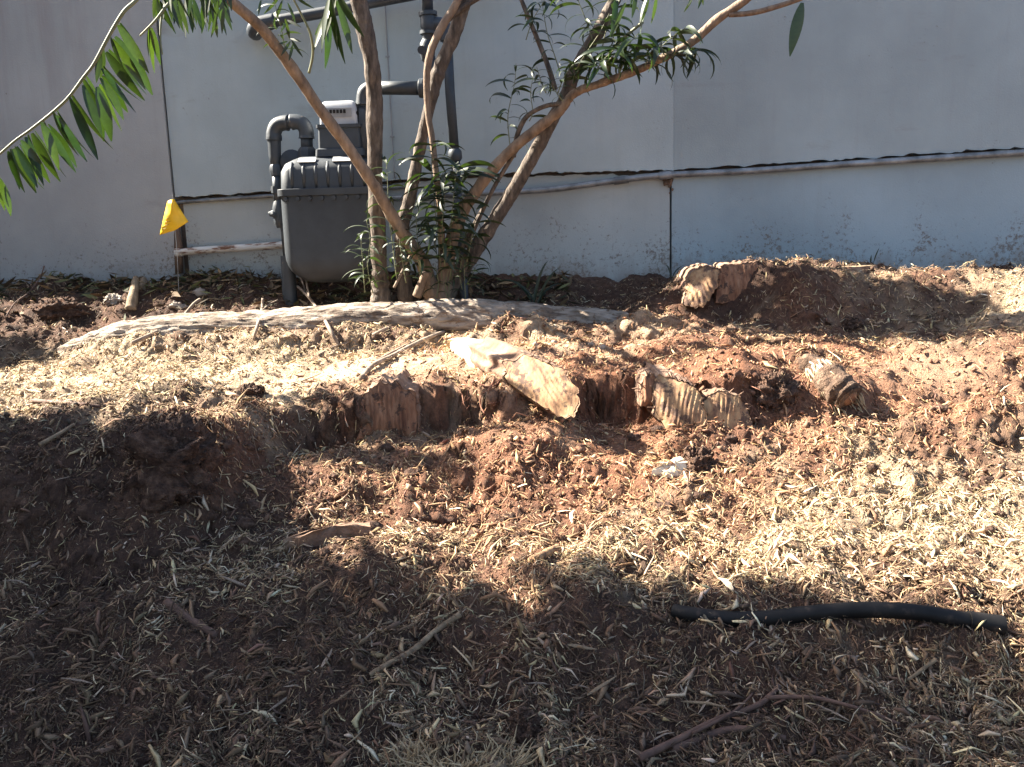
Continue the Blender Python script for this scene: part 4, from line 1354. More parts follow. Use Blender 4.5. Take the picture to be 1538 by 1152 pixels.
# old stump at the back right, sawn flat near the wall
SY = 3.36
sc_ = P(1195, 406, SY)
t = thing('tree_stump', 'wide low tree stump sawn flat, half covered in chips by the wall', 'stump', (sc_.x, sc_.y, sc_.z - 0.15))
mb = MB()
tp = MB()
N = 56
prof = [(1.18, -0.22), (1.10, -0.14), (1.03, -0.07), (1.0, -0.02), (0.985, 0.0)]
for (rs, dz) in prof:
    for k in range(N):
        th = 2 * math.pi * k / N
        rx, ry = 0.31, 0.13
        wob = 1 + 0.06 * mnoise.noise(Vector((math.cos(th) * 2, math.sin(th) * 2, dz * 4))) + 0.03 * mnoise.noise(Vector((math.cos(th) * 9, math.sin(th) * 9, dz * 14)))
        mb.v.append(sc_ + Vector((math.cos(th) * rx * rs * wob, math.sin(th) * ry * rs * wob, dz + 0.012 + 0.012 * math.cos(th) * 0)))
for j in range(len(prof) - 1):
    for k in range(N):
        a, b = j * N + k, j * N + (k + 1) % N
        mb.face((a, b, b + N, a + N))
mb.build('bark', 'root_bark', t)
tp.v.append(sc_ + Vector((0, 0, 0.014)))
top = [Vector(v) for v in mb.v[-N:]]
for r_ in (0.35, 0.7, 1.0):
    for p in top:
        q_ = (sc_ + Vector((0, 0, 0.012))).lerp(p, r_)
        tp.v.append(q_ + Vector((0, 0, 0.004 * mnoise.noise(q_ * 30) + (0.002 if r_ < 1 else -0.001))))
for k in range(N):
    tp.face((0, 1 + k, 1 + (k + 1) % N))
for r_ in range(2):
    for k in range(N):
        a, b = 1 + r_ * N + k, 1 + r_ * N + (k + 1) % N
        tp.face((a, a + N, b + N, b))
tp.build('sawn_top', 'dead_wood', t)
cut_face('stump_buttress', 'sunlit flaking buttress at the left end of the wide stump', [(1024, 458), (1034, 425), (1044, 407), (1066, 400), (1082, 406), (1074, 432), (1052, 462)], 3.17, (-0.35, 0.5), 0.0012, 0.4, 55, 0.18, 'cut_tan', 'root_bark', cat='stump', seed=8)
cut_face('stump_buttress', 'reddish split face of the wide stump beside the flaking buttress', [(1072, 452), (1078, 404), (1100, 397), (1140, 394), (1162, 398), (1164, 430), (1130, 455)], 3.20, (0.1, 0.2), 0.0015, 0, 55, 0.14, 'cut_red', 'root_bark', cat='stump', seed=7)

# ================================================================== CLODS AND STONES
def clod_obj(name, label, px, Y, size, m, cat, group=None, seed=0, sq=(1, 1, 1), boxy=1.0, place=None):
    mb = MB()
    c = place if place is not None else (G(*px) if Y is None else P(*px, Y))
    U, V = (30, 44) if size > 0.025 else (8, 11)
    for i in range(U + 1):
        a = math.pi * i / U
        for k in range(V):
            b = 2 * math.pi * k / V
            d = Vector((math.sin(a) * math.cos(b), math.sin(a) * math.sin(b), math.cos(a)))
            e = Vector([math.copysign(abs(x) ** boxy, x) for x in d])
            r = size * (1 + 0.5 * mnoise.noise(d * 1.8 + Vector((seed * 3.1, 0, 0))) + 0.38 * mnoise.noise(d * 4.5 + Vector((0, seed, 0))) + 0.26 * mnoise.noise(d * 10) + 0.18 * mnoise.noise(d * 22))
            mb.v.append(c + Vector((e.x * sq[0], e.y * sq[1], e.z * sq[2])) * r)
    for i in range(U):
        for k in range(V):
            mb.face((i * V + k, (i + 1) * V + k, (i + 1) * V + (k + 1) % V, i * V + (k + 1) % V))
    me = mb.mesh(name, m)
    for v in me.vertices:
        v.co -= c
    o = link_mesh(name, me)
    o.location = c
    if size > 0.025 and m == 'clod':        # crumbs and shreds stuck to it
        gq = random.Random(seed)
        for nm, mm, cnt in (('crumb_crust', 'clod', 420), ('shred_crust', 'dead_wood', 70)):
            cb = MB()
            for _ in range(cnt):
                p = me.vertices[gq.randrange(V, len(me.vertices) - V)].co
                if nm == 'crumb_crust':
                    r = gq.uniform(0.002, 0.0065)
                    b0 = len(cb.v)
                    for q_ in ((1, 0, 0), (-1, 0, 0), (0, 1, 0), (0, -1, 0), (0, 0, 1), (0, 0, -1)):
                        cb.v.append(p + Vector(q_) * r * gq.uniform(0.6, 1.3) + Vector((gq.gauss(0, .2), gq.gauss(0, .2), gq.gauss(0, .2))) * r)
                    for f in ((0, 2, 4), (2, 1, 4), (1, 3, 4), (3, 0, 4), (2, 0, 5), (1, 2, 5), (3, 1, 5), (0, 3, 5)):
                        cb.face(tuple(b0 + i for i in f))
                else:
                    e = p + Vector((gq.gauss(0, 1), gq.gauss(0, 1), gq.gauss(0, .7))).normalized() * gq.uniform(0.006, 0.02)
                    cb.tube([p, e], [0.0012, 0.0005], 4)
            co_ = bpy.data.objects.new(nm, cb.mesh(nm, mm, smooth=False))
            COL.objects.link(co_)
            co_.parent = o
            co_['kind'] = 'stuff'
    return tag(o, label, cat, group)


clod_obj('soil_clod', 'big square reddish clod standing in the shaded heap on the left', (255, 700), None, 0.085, 'clod', 'clod', seed=1, sq=(1.05, 0.7, 0.95), boxy=0.75)
clod_obj('soil_clod', 'brown clod on the lit edge of the bank, left of the first sawn root', (374, 592), None, 0.036, 'clod', 'clod', seed=2, sq=(1.3, 0.8, 0.6))
clod_obj('soil_clod', 'ragged dark clod beside the white wood chunk', (1048, 702), None, 0.044, 'clod', 'clod', seed=3, sq=(0.9, 0.8, 1.1))
clod_obj('soil_clod', 'rounded dark clod by the wall at the far left', (92, 468), None, 0.062, 'clod', 'clod', seed=4, sq=(1.5, 0.8, 0.75))
clod_obj('soil_clod', 'red clod on the shaded slope below the wide stump', (1280, 489), None, 0.032, 'clod', 'clod', seed=5, sq=(1.1, 0.8, 0.7))
clod_obj('soil_clod', 'shaggy brown clod between the round sawn root and the torn root', (1165, 590), None, 0.055, 'clod', 'clod', seed=6, sq=(1.0, 0.7, 0.9))
clod_obj('soil_clod', 'dark clod in the chips at the bottom, right of the frayed wood', (790, 1105), None, 0.028, 'clod', 'clod', seed=8, sq=(0.8, 0.8, 1.4))
for k, (x, y, s_) in enumerate(((905, 522, 0.011), (888, 518, 0.009), (832, 515, 0.010), (805, 517, 0.008))):
    clod_obj('stone', 'small pale stone on the flat soil above the bank', (x, y), None, s_, 'stone', 'stone', 'small stones above the bank', seed=20 + k)
for k, (x, y, s_) in enumerate(((268, 462, 0.026), (172, 452, 0.03), (300, 440, 0.022))):
    clod_obj('stone', ('grey stone in the leaf litter behind the pale root', 'grey stone by the wall, beside the broken stubs', 'grey stone under the yellow flag')[k], (x, y), None, s_, 'stone', 'stone', seed=30 + k, sq=(1.3, 0.9, 0.8))
cg = 'clods scattered over the slope'
g4 = random.Random(12)
for k in range(46):
    x, y = g4.uniform(330, 1530), g4.uniform(600, 860)
    clod_obj('soil_clod', 'small brown crumb of soil among the chips on the slope', (x, y), None, g4.uniform(0.008, 0.019), 'clod', 'clod', cg, seed=50 + k, sq=(1.2, 0.9, 0.8))

# ================================================================== STICKS, SPLINTERS, FLAG, PLANTS
def stick(label, pts, r, m='twig', lift=0.006, name='stick', cat='stick', parts=(), rough=0.14, group=None, taper=0.7):
    P3 = [(G(*p[:2], lift) if len(p) == 2 else (P(*p) if p[2] > 1 else G(p[0], p[1], p[2]))) for p in pts]
    n = len(P3)
    mb = MB().tube(P3, [r * (1 - (1 - taper) * i / (n - 1)) for i in range(n)], 9, smooth=5, rough=rough, seed=len(label))
    me = mb.mesh(name, m)
    c = P3[0]
    for v in me.vertices:
        v.co -= c
    o = link_mesh(name, me)
    o.location = c
    tag(o, label, cat, group)
    for pp, pr in parts:
        Q = [(G(*p[:2], lift) if len(p) == 2 else (P(*p) if p[2] > 1 else G(p[0], p[1], p[2]))) for p in pp]
        sm = MB().tube(Q, [pr * (1 - 0.5 * i / (len(Q) - 1)) for i in range(len(Q))], 7, smooth=4, rough=rough).mesh('side_twig', m)
        for v in sm.vertices:
            v.co -= c
        so = bpy.data.objects.new('side_twig', sm)
        COL.objects.link(so)
        so.parent = o
    return o


stick('grey branch lying across the bare soil above the reddish root end', [(543, 574), (560, 555), (590, 540), (620, 524), (650, 510), (690, 496), (722, 486)], 0.0085, 'twig', 0.012, parts=[(((566, 548), (600, 529), (628, 515)), 0.006)])
stick('short grey stick on the slope between the pale root and the branch', [(560, 506), (580, 496), (603, 487)], 0.006)
stick('forked pale twig with white torn tip standing by the long root', [(448, 452, 0.06), (462, 462, 0.05), (478, 478, 0.035), (492, 496, 0.02), (508, 522, 0.008)], 0.0055, parts=[(((462, 462, 0.05), (455, 444, 0.06), (446, 432, 0.07)), 0.004), (((480, 480, 0.035), (500, 482, 0.02), (518, 500, 0.008)), 0.004), (((466, 466, 0.05), (462, 448, 0.06), (458, 436, 0.06)), 0.005)], taper=1.2)
stick('pale bent stub sticking up at the left of the forked twig', [(381, 512, 0.004), (388, 495, 0.02), (394, 478, 0.03), (396, 462, 0.035)], 0.0055, taper=1.1, parts=[(((392, 482, 0.03), (404, 470, 0.03), (418, 462, 0.03)), 0.005)])
stick('flat weathered lath slanting up to the long root on the left', [(198, 520), (235, 503), (270, 484), (292, 468, 0.03), (302, 463, 0.035)], 0.0075, 'twig', 0.010, taper=0.8)
stick('thin stick on the sunlit sand left of the branch', [(478, 536), (500, 524), (524, 516)], 0.003)
stick('thin twig lying on smooth sand near the bank edge', [(438, 582), (460, 573), (482, 564)], 0.0022)
stick('weathered branch piece on the lit chips at the far left', [(48, 604), (80, 606), (118, 609), (152, 613)], 0.006, 'twig_dark', 0.004)
stick('long tan splinter slanting over the dark foreground chips', [(556, 1022), (585, 1005), (620, 985), (655, 955), (692, 930)], 0.0045, 'dead_wood', 0.010, taper=1.3)
stick('dark buried branch on the left foreground chips', [(250, 905), (275, 925), (300, 940), (325, 955)], 0.010, 'twig_dark', 0.0)
stick('rounded tan stick end in the lit chips near the middle', [(798, 848), (818, 838), (838, 828)], 0.0085, 'cut_tan', 0.008, taper=1.0)
stick('thin dark red root strand at the bottom right corner, lowest', [(960, 1150), (1020, 1120), (1080, 1090), (1140, 1068), (1170, 1040)], 0.006, 'twig_dark', 0.012, parts=[(((1040, 1112), (1100, 1080), (1130, 1052)), 0.003)])
stick('long thin dark twig arching right from the root strand', [(1150, 1058), (1220, 1058), (1290, 1075), (1350, 1098)], 0.004, 'twig_dark', 0.012)
stick('dark branch half sunk in chips at the bottom right', [(1010, 1132), (1070, 1108), (1120, 1100), (1180, 1115)], 0.007, 'twig_dark', 0.006)
stick('pale splinter resting upright against the clods below the hose', [(1405, 1000), (1385, 1015), (1362, 1032)], 0.004, 'dead_wood', 0.012)
stick('light splinter fallen across the chips at far left heap', [(60, 676), (85, 662), (112, 645)], 0.005, 'dead_wood', 0.012)
stick('bent rootlet hanging out of the bank right of the first sawn root', [(742, 575), (736, 590), (724, 600), (722, 615), (728, 628)], 0.0028, 'root_red', 0.012)
stick('second rootlet curling in the dark bank cavity', [(716, 578), (728, 588), (744, 586), (756, 572)], 0.0024, 'root_red', 0.014)
stick('curved rootlet at the lip of the bank left of the torn root', [(1150, 612), (1162, 596), (1180, 584), (1204, 570)], 0.003, 'root_red', 0.014)
stick('thin leafless twig leaning in the litter at the far left', [(8, 480, 0.005), (24, 466, 0.03), (44, 455, 0.04), (62, 440, 0.06), (70, 428, 0.08)], 0.003, 'twig_dark')
stick('little curled stem against the wall at the far left', [(46, 430, 0.0), (54, 416, 0.03), (60, 405, 0.05), (58, 394, 0.07)], 0.0022, 'twig_dark')
stick('upright white chip on the edge below the reddish root end', [(570, 640, 0.0), (571, 628, 0.015), (570, 614, 0.03)], 0.005, 'fresh_wood', taper=0.3)
# stubs in the litter on the left
stick('broken branch stub with a pale torn end by the left panel', [(212, 436, 0.0), (219, 420, 0.04), (224, 409, 0.07), (227, 404, 0.085)], 0.020, 'dead_wood', name='branch_stub', cat='branch')
stick('split grey stub leaning in the litter left of the torn one', [(196, 466, 0.0), (202, 450, 0.03), (206, 436, 0.05)], 0.024, 'dead_wood', name='branch_stub', cat='branch', taper=0.5)

# frayed wood at the bottom edge
fc = G(700, 1128, 0.0)
t = thing('frayed_wood', 'frayed pale end of shredded wood fibres at the bottom edge', 'wood', fc)
mb = MB()
LOBE = [(G(630, 1140, -0.008), Vector((-0.35, 0.25, 0.8)), 0.030), (G(738, 1142, -0.010), Vector((0.25, 0.3, 0.8)), 0.040), (G(685, 1155, -0.008), Vector((0.0, 0.1, 0.9)), 0.030)]
for k in range(1300):
    c_, ax_, rr_ = LOBE[k % 3]
    th, q_ = random.uniform(0, 6.283), math.sqrt(random.random())
    o_ = Vector((math.cos(th) * 1.25, math.sin(th) * 0.7, 0)) * rr_ * q_
    d = (ax_ + o_ * 16 + Vector((random.gauss(0, .9), random.gauss(0, .8), random.gauss(0, .45)))).normalized()
    L = random.uniform(0.010, 0.030) + 0.034 * random.random() ** 3
    b = c_ + o_
    e = b + d * L
    mb.tube([b, b.lerp(e, 0.6) + Vector((random.uniform(-.005, .005), random.uniform(-.005, .005), random.uniform(-.003, .005))), e + Vector((random.uniform(-.003, .003), 0, -0.001))], [random.uniform(.0008, .0026), random.uniform(.0007, .0018), 0.0003], 4, cap=False)
fo = mb.build('fibres', 'shredded', t)
fo['kind'] = 'stuff'
base = MB()
for (x, y, r) in ((630, 1150, 0.028), (738, 1152, 0.034), (685, 1165, 0.033)):
    c = G(x, y, -0.012)
    base.tube([c - Vector((0, 0, 0.03)), c, c + Vector((0, 0.01, 0.014)), c + Vector((0, 0.01, 0.022))], [r, r, r * 0.7, r * 0.2], 12, rough=0.3)
base.build('core', 'dead_wood', t)

# black pipe lying in the foreground
hp = [(1012, 917), (1040, 922), (1090, 928), (1150, 928), (1220, 920), (1290, 915), (1360, 917), (1420, 925), (1465, 933), (1502, 938)]
HP = []
for i, p in enumerate(hp):
    HP.append(G(p[0], p[1] + 10, 0.012))
ys = np.polyfit(range(len(HP)), [v.y for v in HP], 2)
ys = np.polyval(ys, range(len(HP)))
HP = [P(p[0], p[1] + 1, float(y) - 0.008) for p, y in zip(hp, ys)]
t = thing('black_hose', 'length of black plastic pipe lying on the chips, lower right', 'pipe', HP[4])
MB().tube(HP, [0.0135, 0.0140, 0.0142, 0.0142, 0.0142, 0.0142, 0.0142, 0.0142, 0.0142, 0.0142], 18, smooth=8).build('tube', 'black_pipe', t)
ax = (HP[-1] - HP[-2]).normalized()
MB().tube([HP[-1] - ax * 0.055, HP[-1] + ax * 0.004], 0.0175, 16).build('coupling', 'black_pipe', t, sharp=40)
MB().tube([HP[-1] + ax * 0.002, HP[-1] + ax * 0.006], 0.0120, 14).build('open_end', 'cavity', t, sharp=40)

# yellow marking flag on a wire
fb_ = P(268, 440, 3.60)
fg = thing('marking_flag', 'folded yellow marking flag on a wire at the wall joint', 'flag', fb_)
MB().tube([fb_ - Vector((0, 0, 0.03)), P(266, 380, 3.60), P(263, 345, 3.60), P(260, 299, 3.60), P(259, 294, 3.60)], 0.0013, 6, smooth=3).build('wire', 'steel', fg)
mb = MB()
rows = 9
A0, A1 = (258, 300), (263, 346)            # fold edge on the wire
L0, L1 = (252, 302), (240, 353)
R0_, R1_ = (261, 299), (283, 333)
for i in range(rows):
    u = i / (rows - 1)
    for j in range(7):
        v_ = j / 6
        if v_ < 0.5:
            f = v_ * 2
            a, b = (L0[0] + (L1[0] - L0[0]) * u, L0[1] + (L1[1] - L0[1]) * u), (A0[0] + (A1[0] - A0[0]) * u, A0[1] + (A1[1] - A0[1]) * u)
        else:
            f = v_ * 2 - 1
            a, b = (A0[0] + (A1[0] - A0[0]) * u, A0[1] + (A1[1] - A0[1]) * u), (R0_[0] + (R1_[0] - R0_[0]) * u, R0_[1] + (R1_[1] - R0_[1]) * u)
        x, y = a[0] + (b[0] - a[0]) * f, a[1] + (b[1] - a[1]) * f
        mb.v.append(P(x, y, 3.595 - 0.016 * (1 - abs(v_ - 0.5) * 2) + 0.004 * math.sin(u * 7 + v_ * 5) + 0.003 * math.sin(u * 13 - v_ * 9)))
for i in range(rows - 1):
    for j in range(6):
        a = i * 7 + j
        mb.face((a, a + 1, a + 8, a + 7))
o = mb.build('flag_sheet', 'yellow', fg)
so = o.modifiers.new('thick', 'SOLIDIFY')
so.thickness = 0.0012
for k, (x, y, l_) in enumerate(((249, 328, 7), (249, 333, 9), (248, 338, 8), (247, 343, 6))):   # faint lines of small print
    a, b = P(x - 2, y + 1, 3.584), P(x + l_ - 2, y - 1, 3.578)
    MB().tube([a, b], 0.0012, 4).build('print_line', 'ink', o)

# small plants by the wall
def strap_plant(name, label, px, Y, blades, cat='plant', key='dark'):
    b = P(*px, Y)
    b.z = gz(b.x, b.y)
    t = thing(name, label, cat, b)
    for (tx, ty, bend) in blades:
        T = P(tx, ty, Y + random.uniform(-0.05, 0.05))
        d = T - b
        put_leaf(t, LM[key][bend], b + Vector((random.uniform(-.01, .01), 0, 0)), (d + Vector((0, 0, 0.25 * d.length * bend))), Vector((-d.x * 0.2, -0.3, 1)), d.length * (1 + 0.12 * bend), 0.6 if bend else 0.8)
    return t


strap_plant('strap_plant', 'small strappy green plant at the wall foot right of the tree', (802, 425), 3.50, [(765, 392, 2), (778, 396, 2), (812, 386, 1), (826, 388, 1), (830, 404, 2)])
strap_plant('grass_tuft', 'lone green blade standing on the wide stump', (1310, 390), 3.40, [(1317, 372, 0), (1312, 382, 0), (1308, 386, 1)], 'grass')
strap_plant('seedling', 'tiny green seedling against the wall at the far left', (80, 428), 3.85, [(76, 416, 0), (84, 414, 0), (81, 412, 1)], 'seedling')
strap_plant('weed', 'low dark weed growing at the crack under the mortar', (1012, 398), 3.56, [(1006, 390, 1), (1018, 390, 1), (1024, 394, 2)], 'weed')


# ================================================================== CHIPS, FIBRES, CRUMBS, LITTER
def scatter(n, seed, dmin=1.05, dmax=3.86, spread=1.22, p=2.2):
    g = np.random.default_rng(seed)
    u = g.random(n)
    k = 1 - p
    d = (dmin ** k + u * (dmax ** k - dmin ** k)) ** (1 / k)
    x = (g.random(n) * 2 - 1) * d * 0.60 * spread
    keep = d < WY0 + WM * x - 0.03
    return g, x[keep], d[keep]


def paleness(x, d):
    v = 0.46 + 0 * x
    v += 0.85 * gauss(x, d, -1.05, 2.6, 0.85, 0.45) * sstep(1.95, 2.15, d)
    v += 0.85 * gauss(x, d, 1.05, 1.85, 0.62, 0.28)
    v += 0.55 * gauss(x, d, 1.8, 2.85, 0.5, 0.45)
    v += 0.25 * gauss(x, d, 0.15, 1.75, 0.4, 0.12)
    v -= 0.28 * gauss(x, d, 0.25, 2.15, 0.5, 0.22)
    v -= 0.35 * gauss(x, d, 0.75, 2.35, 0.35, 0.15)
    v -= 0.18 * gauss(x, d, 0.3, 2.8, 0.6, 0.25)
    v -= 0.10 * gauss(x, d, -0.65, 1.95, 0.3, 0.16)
    v -= 0.20 * sstep(1.85, 1.5, d)  # fewer pale chips in front, deepening its shade by colour
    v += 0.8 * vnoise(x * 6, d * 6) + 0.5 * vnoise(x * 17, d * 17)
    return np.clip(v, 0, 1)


PALE = np.array([(0.70, 0.57, 0.38), (0.62, 0.47, 0.28), (0.74, 0.64, 0.47), (0.54, 0.37, 0.21), (0.48, 0.40, 0.29), (0.66, 0.53, 0.31)])
BROWN = np.array([(0.18, 0.10, 0.062), (0.27, 0.155, 0.095), (0.15, 0.075, 0.048), (0.33, 0.21, 0.13), (0.23, 0.17, 0.12), (0.13, 0.08, 0.06)])


def tris_mesh(name, v, tri, tint, m):
    n, k = v.shape[:2]
    me = bpy.data.meshes.new(name)
    me.vertices.add(n * k)
    me.vertices.foreach_set('co', v.astype(np.float32).ravel())
    idx = (np.arange(n)[:, None, None] * k + tri[None]).astype(np.int32)
    me.loops.add(idx.size)
    me.loops.foreach_set('vertex_index', idx.ravel())
    me.polygons.add(idx.size // 3)
    me.polygons.foreach_set('loop_start', np.arange(0, idx.size, 3, dtype=np.int32))
    me.update()
    a = me.attributes.new('tint', 'FLOAT_COLOR', 'POINT')
    c = np.concatenate([tint, np.ones((n, 1))], 1)
    a.data.foreach_set('color', np.repeat(c, k, 0).astype(np.float32).ravel())
    me.materials.append(M[m])
    return link_mesh(name, me)


def frames(g, n, tilt):
    yaw = g.uniform(0, 2 * np.pi, n)
    pit = g.normal(0, tilt, n)
    rol = g.uniform(-0.9, 0.9, n)
    cx, sx = np.cos(yaw), np.sin(yaw)
    cp, sp_ = np.cos(pit), np.sin(pit)
    a = np.stack([cx * cp, sx * cp, sp_], -1)
    s0 = np.stack([-sx, cx, 0 * sx], -1)
    u0 = np.cross(a, s0)
    cr, sr = np.cos(rol)[:, None], np.sin(rol)[:, None]
    return a, s0 * cr + u0 * sr, u0 * cr - s0 * sr


def slope_align(x, d, a):
    e = 0.012
    gx_ = (ground(x + e, d) - ground(x - e, d)) / (2 * e)
    gy_ = (ground(x, d + e) - ground(x, d - e)) / (2 * e)
    a = a.copy()
    a[:, 2] += np.clip(a[:, 0] * gx_ + a[:, 1] * gy_, -1.2, 1.2)
    return a / np.linalg.norm(a, axis=1)[:, None]


PR3 = np.array([[0, 1, 4], [0, 4, 3], [1, 2, 5], [1, 5, 4], [2, 0, 3], [2, 3, 5], [3, 4, 7], [3, 7, 6], [4, 5, 8], [4, 8, 7], [5, 3, 6], [5, 6, 8], [0, 2, 1], [6, 7, 8]])
PR2 = np.array([[0, 1, 4], [0, 4, 3], [1, 2, 5], [1, 5, 4], [2, 0, 3], [2, 3, 5], [0, 2, 1], [3, 4, 5]])


def chips(name, label, n, seed, L, Wd, T, tilt, pale_bias, three, thin=0.9, lift=0.002, lmax=0.05, dmin=1.05):
    g, x, d = scatter(n, seed, dmin)
    keep = g.random(len(x)) > thin * smooth_patch(x, d)
    pl = paleness(x, d)
    mat_ = sstep(-0.28, 0.15, vnoise(x * 11 + 31, d * 11) + 0.6 * vnoise(x * 29, d * 29 + 8))
    keep &= g.random(len(x)) < (0.45 + 0.65 * pl) * (0.5 + 0.6 * mat_)
    x, d, pl = x[keep], d[keep], pl[keep]
    n = len(x)
    a, s_, u_ = frames(g, n, tilt)
    a = slope_align(x, d, a)
    s_ = s_ - a * np.sum(s_ * a, 1)[:, None]
    s_ /= np.linalg.norm(s_, axis=1)[:, None]
    u_ = np.cross(a, s_)
    ln = np.clip(np.exp(g.normal(np.log(L[0]), L[1], n)), 0.0025, lmax)[:, None]
    wd = np.clip(ln * np.exp(g.normal(np.log(Wd[0]), Wd[1], n))[:, None], 0.0006, 0.012)
    th = np.clip(wd * g.uniform(T[0], T[1], n)[:, None], 0.0005, 0.003)
    c = np.stack([x, d, ground(x, d) + lift + g.exponential(0.0035, n)], -1)
    tri3 = lambda pos, sc, up: [pos - s_ * wd * 0.5 * sc, pos + s_ * wd * 0.5 * sc, pos + u_ * th * sc + up]
    bend = u_ * ln * g.normal(0, 0.10, n)[:, None] + s_ * ln * g.normal(0, 0.10, n)[:, None]
    e0, e1 = g.uniform(0.1, 0.7, n)[:, None], g.uniform(0.1, 0.6, n)[:, None]
    if three:
        vv = tri3(c - a * ln / 2, e0, 0) + tri3(c + bend, 1, 0) + tri3(c + a * ln / 2, e1, 0)
        tri = PR3
    else:
        vv = tri3(c - a * ln / 2, np.maximum(e0, 0.5), 0) + tri3(c + a * ln / 2, e1, 0)
        tri = PR2
    v = np.stack(vv, 1)
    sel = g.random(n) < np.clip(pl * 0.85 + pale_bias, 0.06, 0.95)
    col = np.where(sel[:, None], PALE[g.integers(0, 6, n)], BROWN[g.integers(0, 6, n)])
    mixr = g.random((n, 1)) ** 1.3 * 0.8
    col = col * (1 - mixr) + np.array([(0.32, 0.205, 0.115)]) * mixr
    wm = sunlit_warmth(x, d)[:, None]
    col = np.where(sel[:, None], col * (1 - wm * np.array([(0.02, 0.12, 0.25)])), col * (0.62 + wm * np.array([(1.05, 0.82, 0.66)])))  # brown chips painted darker in the shaded front, brighter in the sunlit middle
    col = col * g.uniform(0.6, 1.18, (n, 1)) * (1 + g.normal(0, 0.04, (n, 3)))
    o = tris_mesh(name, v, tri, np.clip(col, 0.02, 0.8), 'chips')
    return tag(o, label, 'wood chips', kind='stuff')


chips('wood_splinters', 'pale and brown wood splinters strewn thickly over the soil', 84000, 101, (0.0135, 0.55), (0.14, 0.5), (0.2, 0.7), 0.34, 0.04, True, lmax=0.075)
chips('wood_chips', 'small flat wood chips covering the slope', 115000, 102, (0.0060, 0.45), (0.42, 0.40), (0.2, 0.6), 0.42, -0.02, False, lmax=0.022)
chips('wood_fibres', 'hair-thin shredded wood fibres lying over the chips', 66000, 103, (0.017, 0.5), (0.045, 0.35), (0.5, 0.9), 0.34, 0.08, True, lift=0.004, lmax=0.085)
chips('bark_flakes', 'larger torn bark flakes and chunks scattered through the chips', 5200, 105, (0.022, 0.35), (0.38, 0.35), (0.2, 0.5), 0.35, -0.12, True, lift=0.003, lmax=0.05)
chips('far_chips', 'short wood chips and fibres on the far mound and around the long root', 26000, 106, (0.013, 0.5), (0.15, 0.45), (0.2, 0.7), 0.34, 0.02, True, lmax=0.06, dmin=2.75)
# crumbs of soil
g, x, d = scatter(80000, 104)
k = g.random(len(x)) > 0.8 * smooth_patch(x, d)
x, d = x[k], d[k]
k = g.random(len(x)) < 1.15 - 0.8 * paleness(x, d)
x, d = x[k], d[k]
n = len(x)
oc = np.array([(1, 0, 0), (-1, 0, 0), (0, 1, 0), (0, -1, 0), (0, 0, 1), (0, 0, -1)], float)
of = np.array([[0, 2, 4], [2, 1, 4], [1, 3, 4], [3, 0, 4], [2, 0, 5], [1, 2, 5], [3, 1, 5], [0, 3, 5]])
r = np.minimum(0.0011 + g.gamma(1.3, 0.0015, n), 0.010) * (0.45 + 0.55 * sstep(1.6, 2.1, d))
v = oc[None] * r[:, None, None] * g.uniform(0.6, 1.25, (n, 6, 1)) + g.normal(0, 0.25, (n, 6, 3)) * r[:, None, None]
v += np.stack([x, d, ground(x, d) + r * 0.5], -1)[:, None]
col = BROWN[g.integers(0, 6, n)] * g.uniform(0.4, 1.1, (n, 1)) * (0.6 + sunlit_warmth(x, d)[:, None] * np.array([(1.15, 0.90, 0.72)]))  # crumb colour also carries the painted front shade and middle sunlight
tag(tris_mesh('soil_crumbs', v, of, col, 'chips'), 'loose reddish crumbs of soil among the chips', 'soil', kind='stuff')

# fine rootlets hanging from the bank
mb = MB()
gq = random.Random(4)
for _ in range(230):
    p = G(gq.uniform(440, 1300), gq.uniform(560, 625), 0.0) + Vector((0, -0.006, 0))
    e = p + Vector((gq.gauss(0, 0.018), -gq.uniform(0.0, 0.03), gq.gauss(-0.018, 0.02)))
    mb.tube([p + Vector((0, 0.01, 0.004)), p.lerp(e, 0.5) + Vector((gq.gauss(0, 0.006), -0.006, 0.004)), e], [0.0011, 0.0008, 0.0003], 4)
o = mb.build('fine_rootlets', 'root_red')
tag(o, 'fine red rootlets hanging out of the cut bank', 'rootlets', kind='stuff')

# leaf litter behind the pale root
g = np.random.default_rng(77)
n = 1500
x = g.uniform(-2.5, 0.25, n)
wy = WY0 + WM * x
d = wy - 0.02 - np.abs(g.normal(0, 0.17, n))
k = (d > 3.27)
x, d = x[k], d[k]
n = len(x)
a, s_, u_ = frames(g, n, 0.35)
ln = g.uniform(0.03, 0.09, n)[:, None]
wd = ln * g.uniform(0.16, 0.30, n)[:, None]
c = np.stack([x, d, ground(x, d) + 0.008 + g.exponential(0.006, n)], -1)
v = np.stack([c - a * ln / 2, c + s_ * wd / 2 + u_ * ln * 0.06, c - u_ * 0.0, c - s_ * wd / 2 + u_ * ln * 0.06, c + a * ln / 2 + u_ * ln * 0.1], 1)
tri = np.array([[0, 2, 1], [0, 3, 2], [1, 2, 4], [2, 3, 4]])
LIT = np.array([(0.10, 0.065, 0.035), (0.16, 0.10, 0.05), (0.07, 0.05, 0.03), (0.12, 0.12, 0.045), (0.22, 0.15, 0.08), (0.06, 0.065, 0.035)])
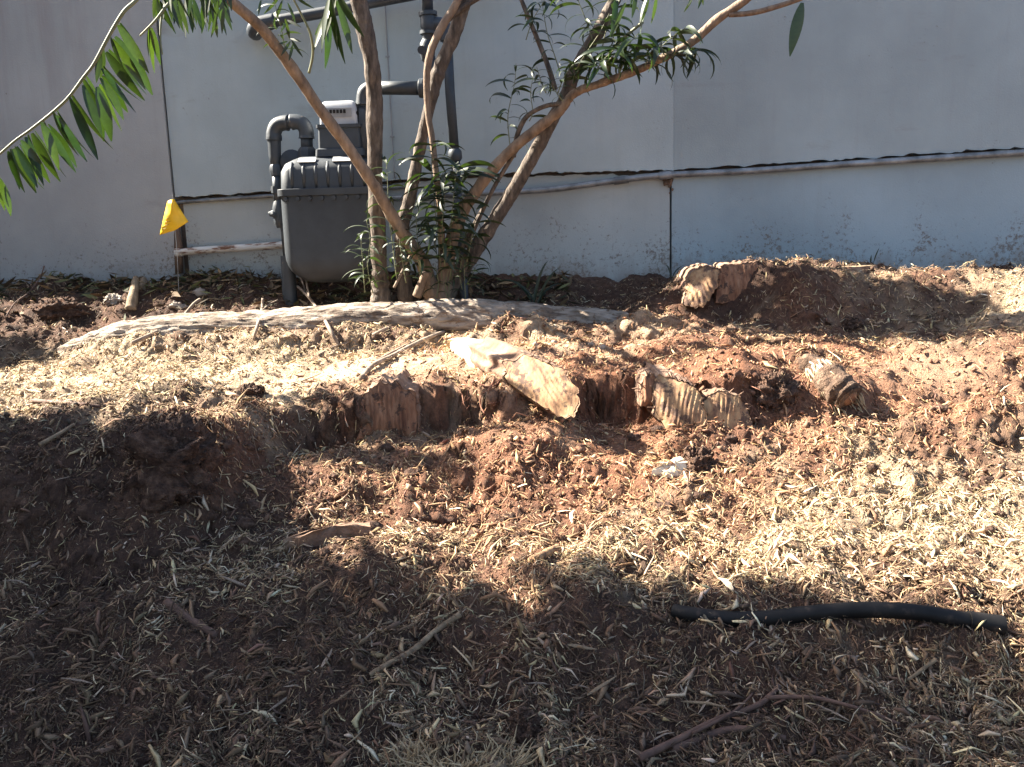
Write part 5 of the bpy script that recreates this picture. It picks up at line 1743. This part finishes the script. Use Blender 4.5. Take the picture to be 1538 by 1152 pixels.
tag(tris_mesh('leaf_litter', v, tri, LIT[g.integers(0, 6, n)] * g.uniform(0.7, 1.3, (n, 1)), 'chips'), 'dead brown leaves drifted along the foot of the wall', 'leaf litter', kind='stuff')

# larger splinters one can pick out singly
bases = []
for k in range(6):
    mb = MB()
    g5 = random.Random(k)
    pts = [(-0.5, 0, 0), (-0.2, g5.uniform(-.05, .05), 0.03), (0.15, g5.uniform(-.06, .06), 0.03), (0.5, g5.uniform(-.1, .1), 0.0)]
    mb.tube(pts, [0.03, 0.075, 0.065, 0.015], 5, rough=0.2, seed=k, flat=0.5)
    bases.append(mb)
tmp = {}
for k in range(6):
    for m in ('fresh_wood', 'dead_wood', 'cut_tan', 'twig'):
        tmp[k, m] = bases[k].mesh('splinter', m, smooth=False)
g6 = random.Random(31)
zones = [((20, 620, 880, 1130), 44, 'grey splinter among the shaded chips in the left foreground', 'splinters in the left foreground', ('dead_wood', 'twig', 'dead_wood')),
         ((620, 1500, 960, 1130), 50, 'tan splinter among the shaded chips in the right foreground', 'splinters in the right foreground', ('dead_wood', 'cut_tan', 'twig')),
         ((900, 1520, 730, 890), 44, 'bright splinter on the sunlit chips above the black pipe', 'splinters on the sunlit chips', ('fresh_wood', 'cut_tan')),
         ((480, 880, 690, 840), 26, 'tan splinter on the lit reddish slope below the sawn roots', 'splinters below the sawn roots', ('fresh_wood', 'cut_tan')),
         ((20, 420, 680, 860), 26, 'dull splinter lying on the shaded heap at the left', 'splinters on the shaded heap', ('dead_wood', 'twig'))]
for (x0, x1, y0, y1), cnt, lab, grp, mm in zones:
    for _ in range(cnt):
        c = G(g6.uniform(x0, x1), g6.uniform(y0, y1), g6.uniform(0.006, 0.014))
        o = link_mesh('wood_splinter', tmp[g6.randrange(6), g6.choice(mm)])
        o.location = c
        L = min(0.024 + g6.expovariate(1 / 0.014), 0.075)
        o.scale = (L, L * g6.uniform(0.5, 1.2), L * g6.uniform(0.5, 1.0))
        o.rotation_euler = (g6.uniform(-.6, .6), g6.gauss(0, 0.25), g6.uniform(0, 6.28))
        tag(o, lab, 'splinter', grp)
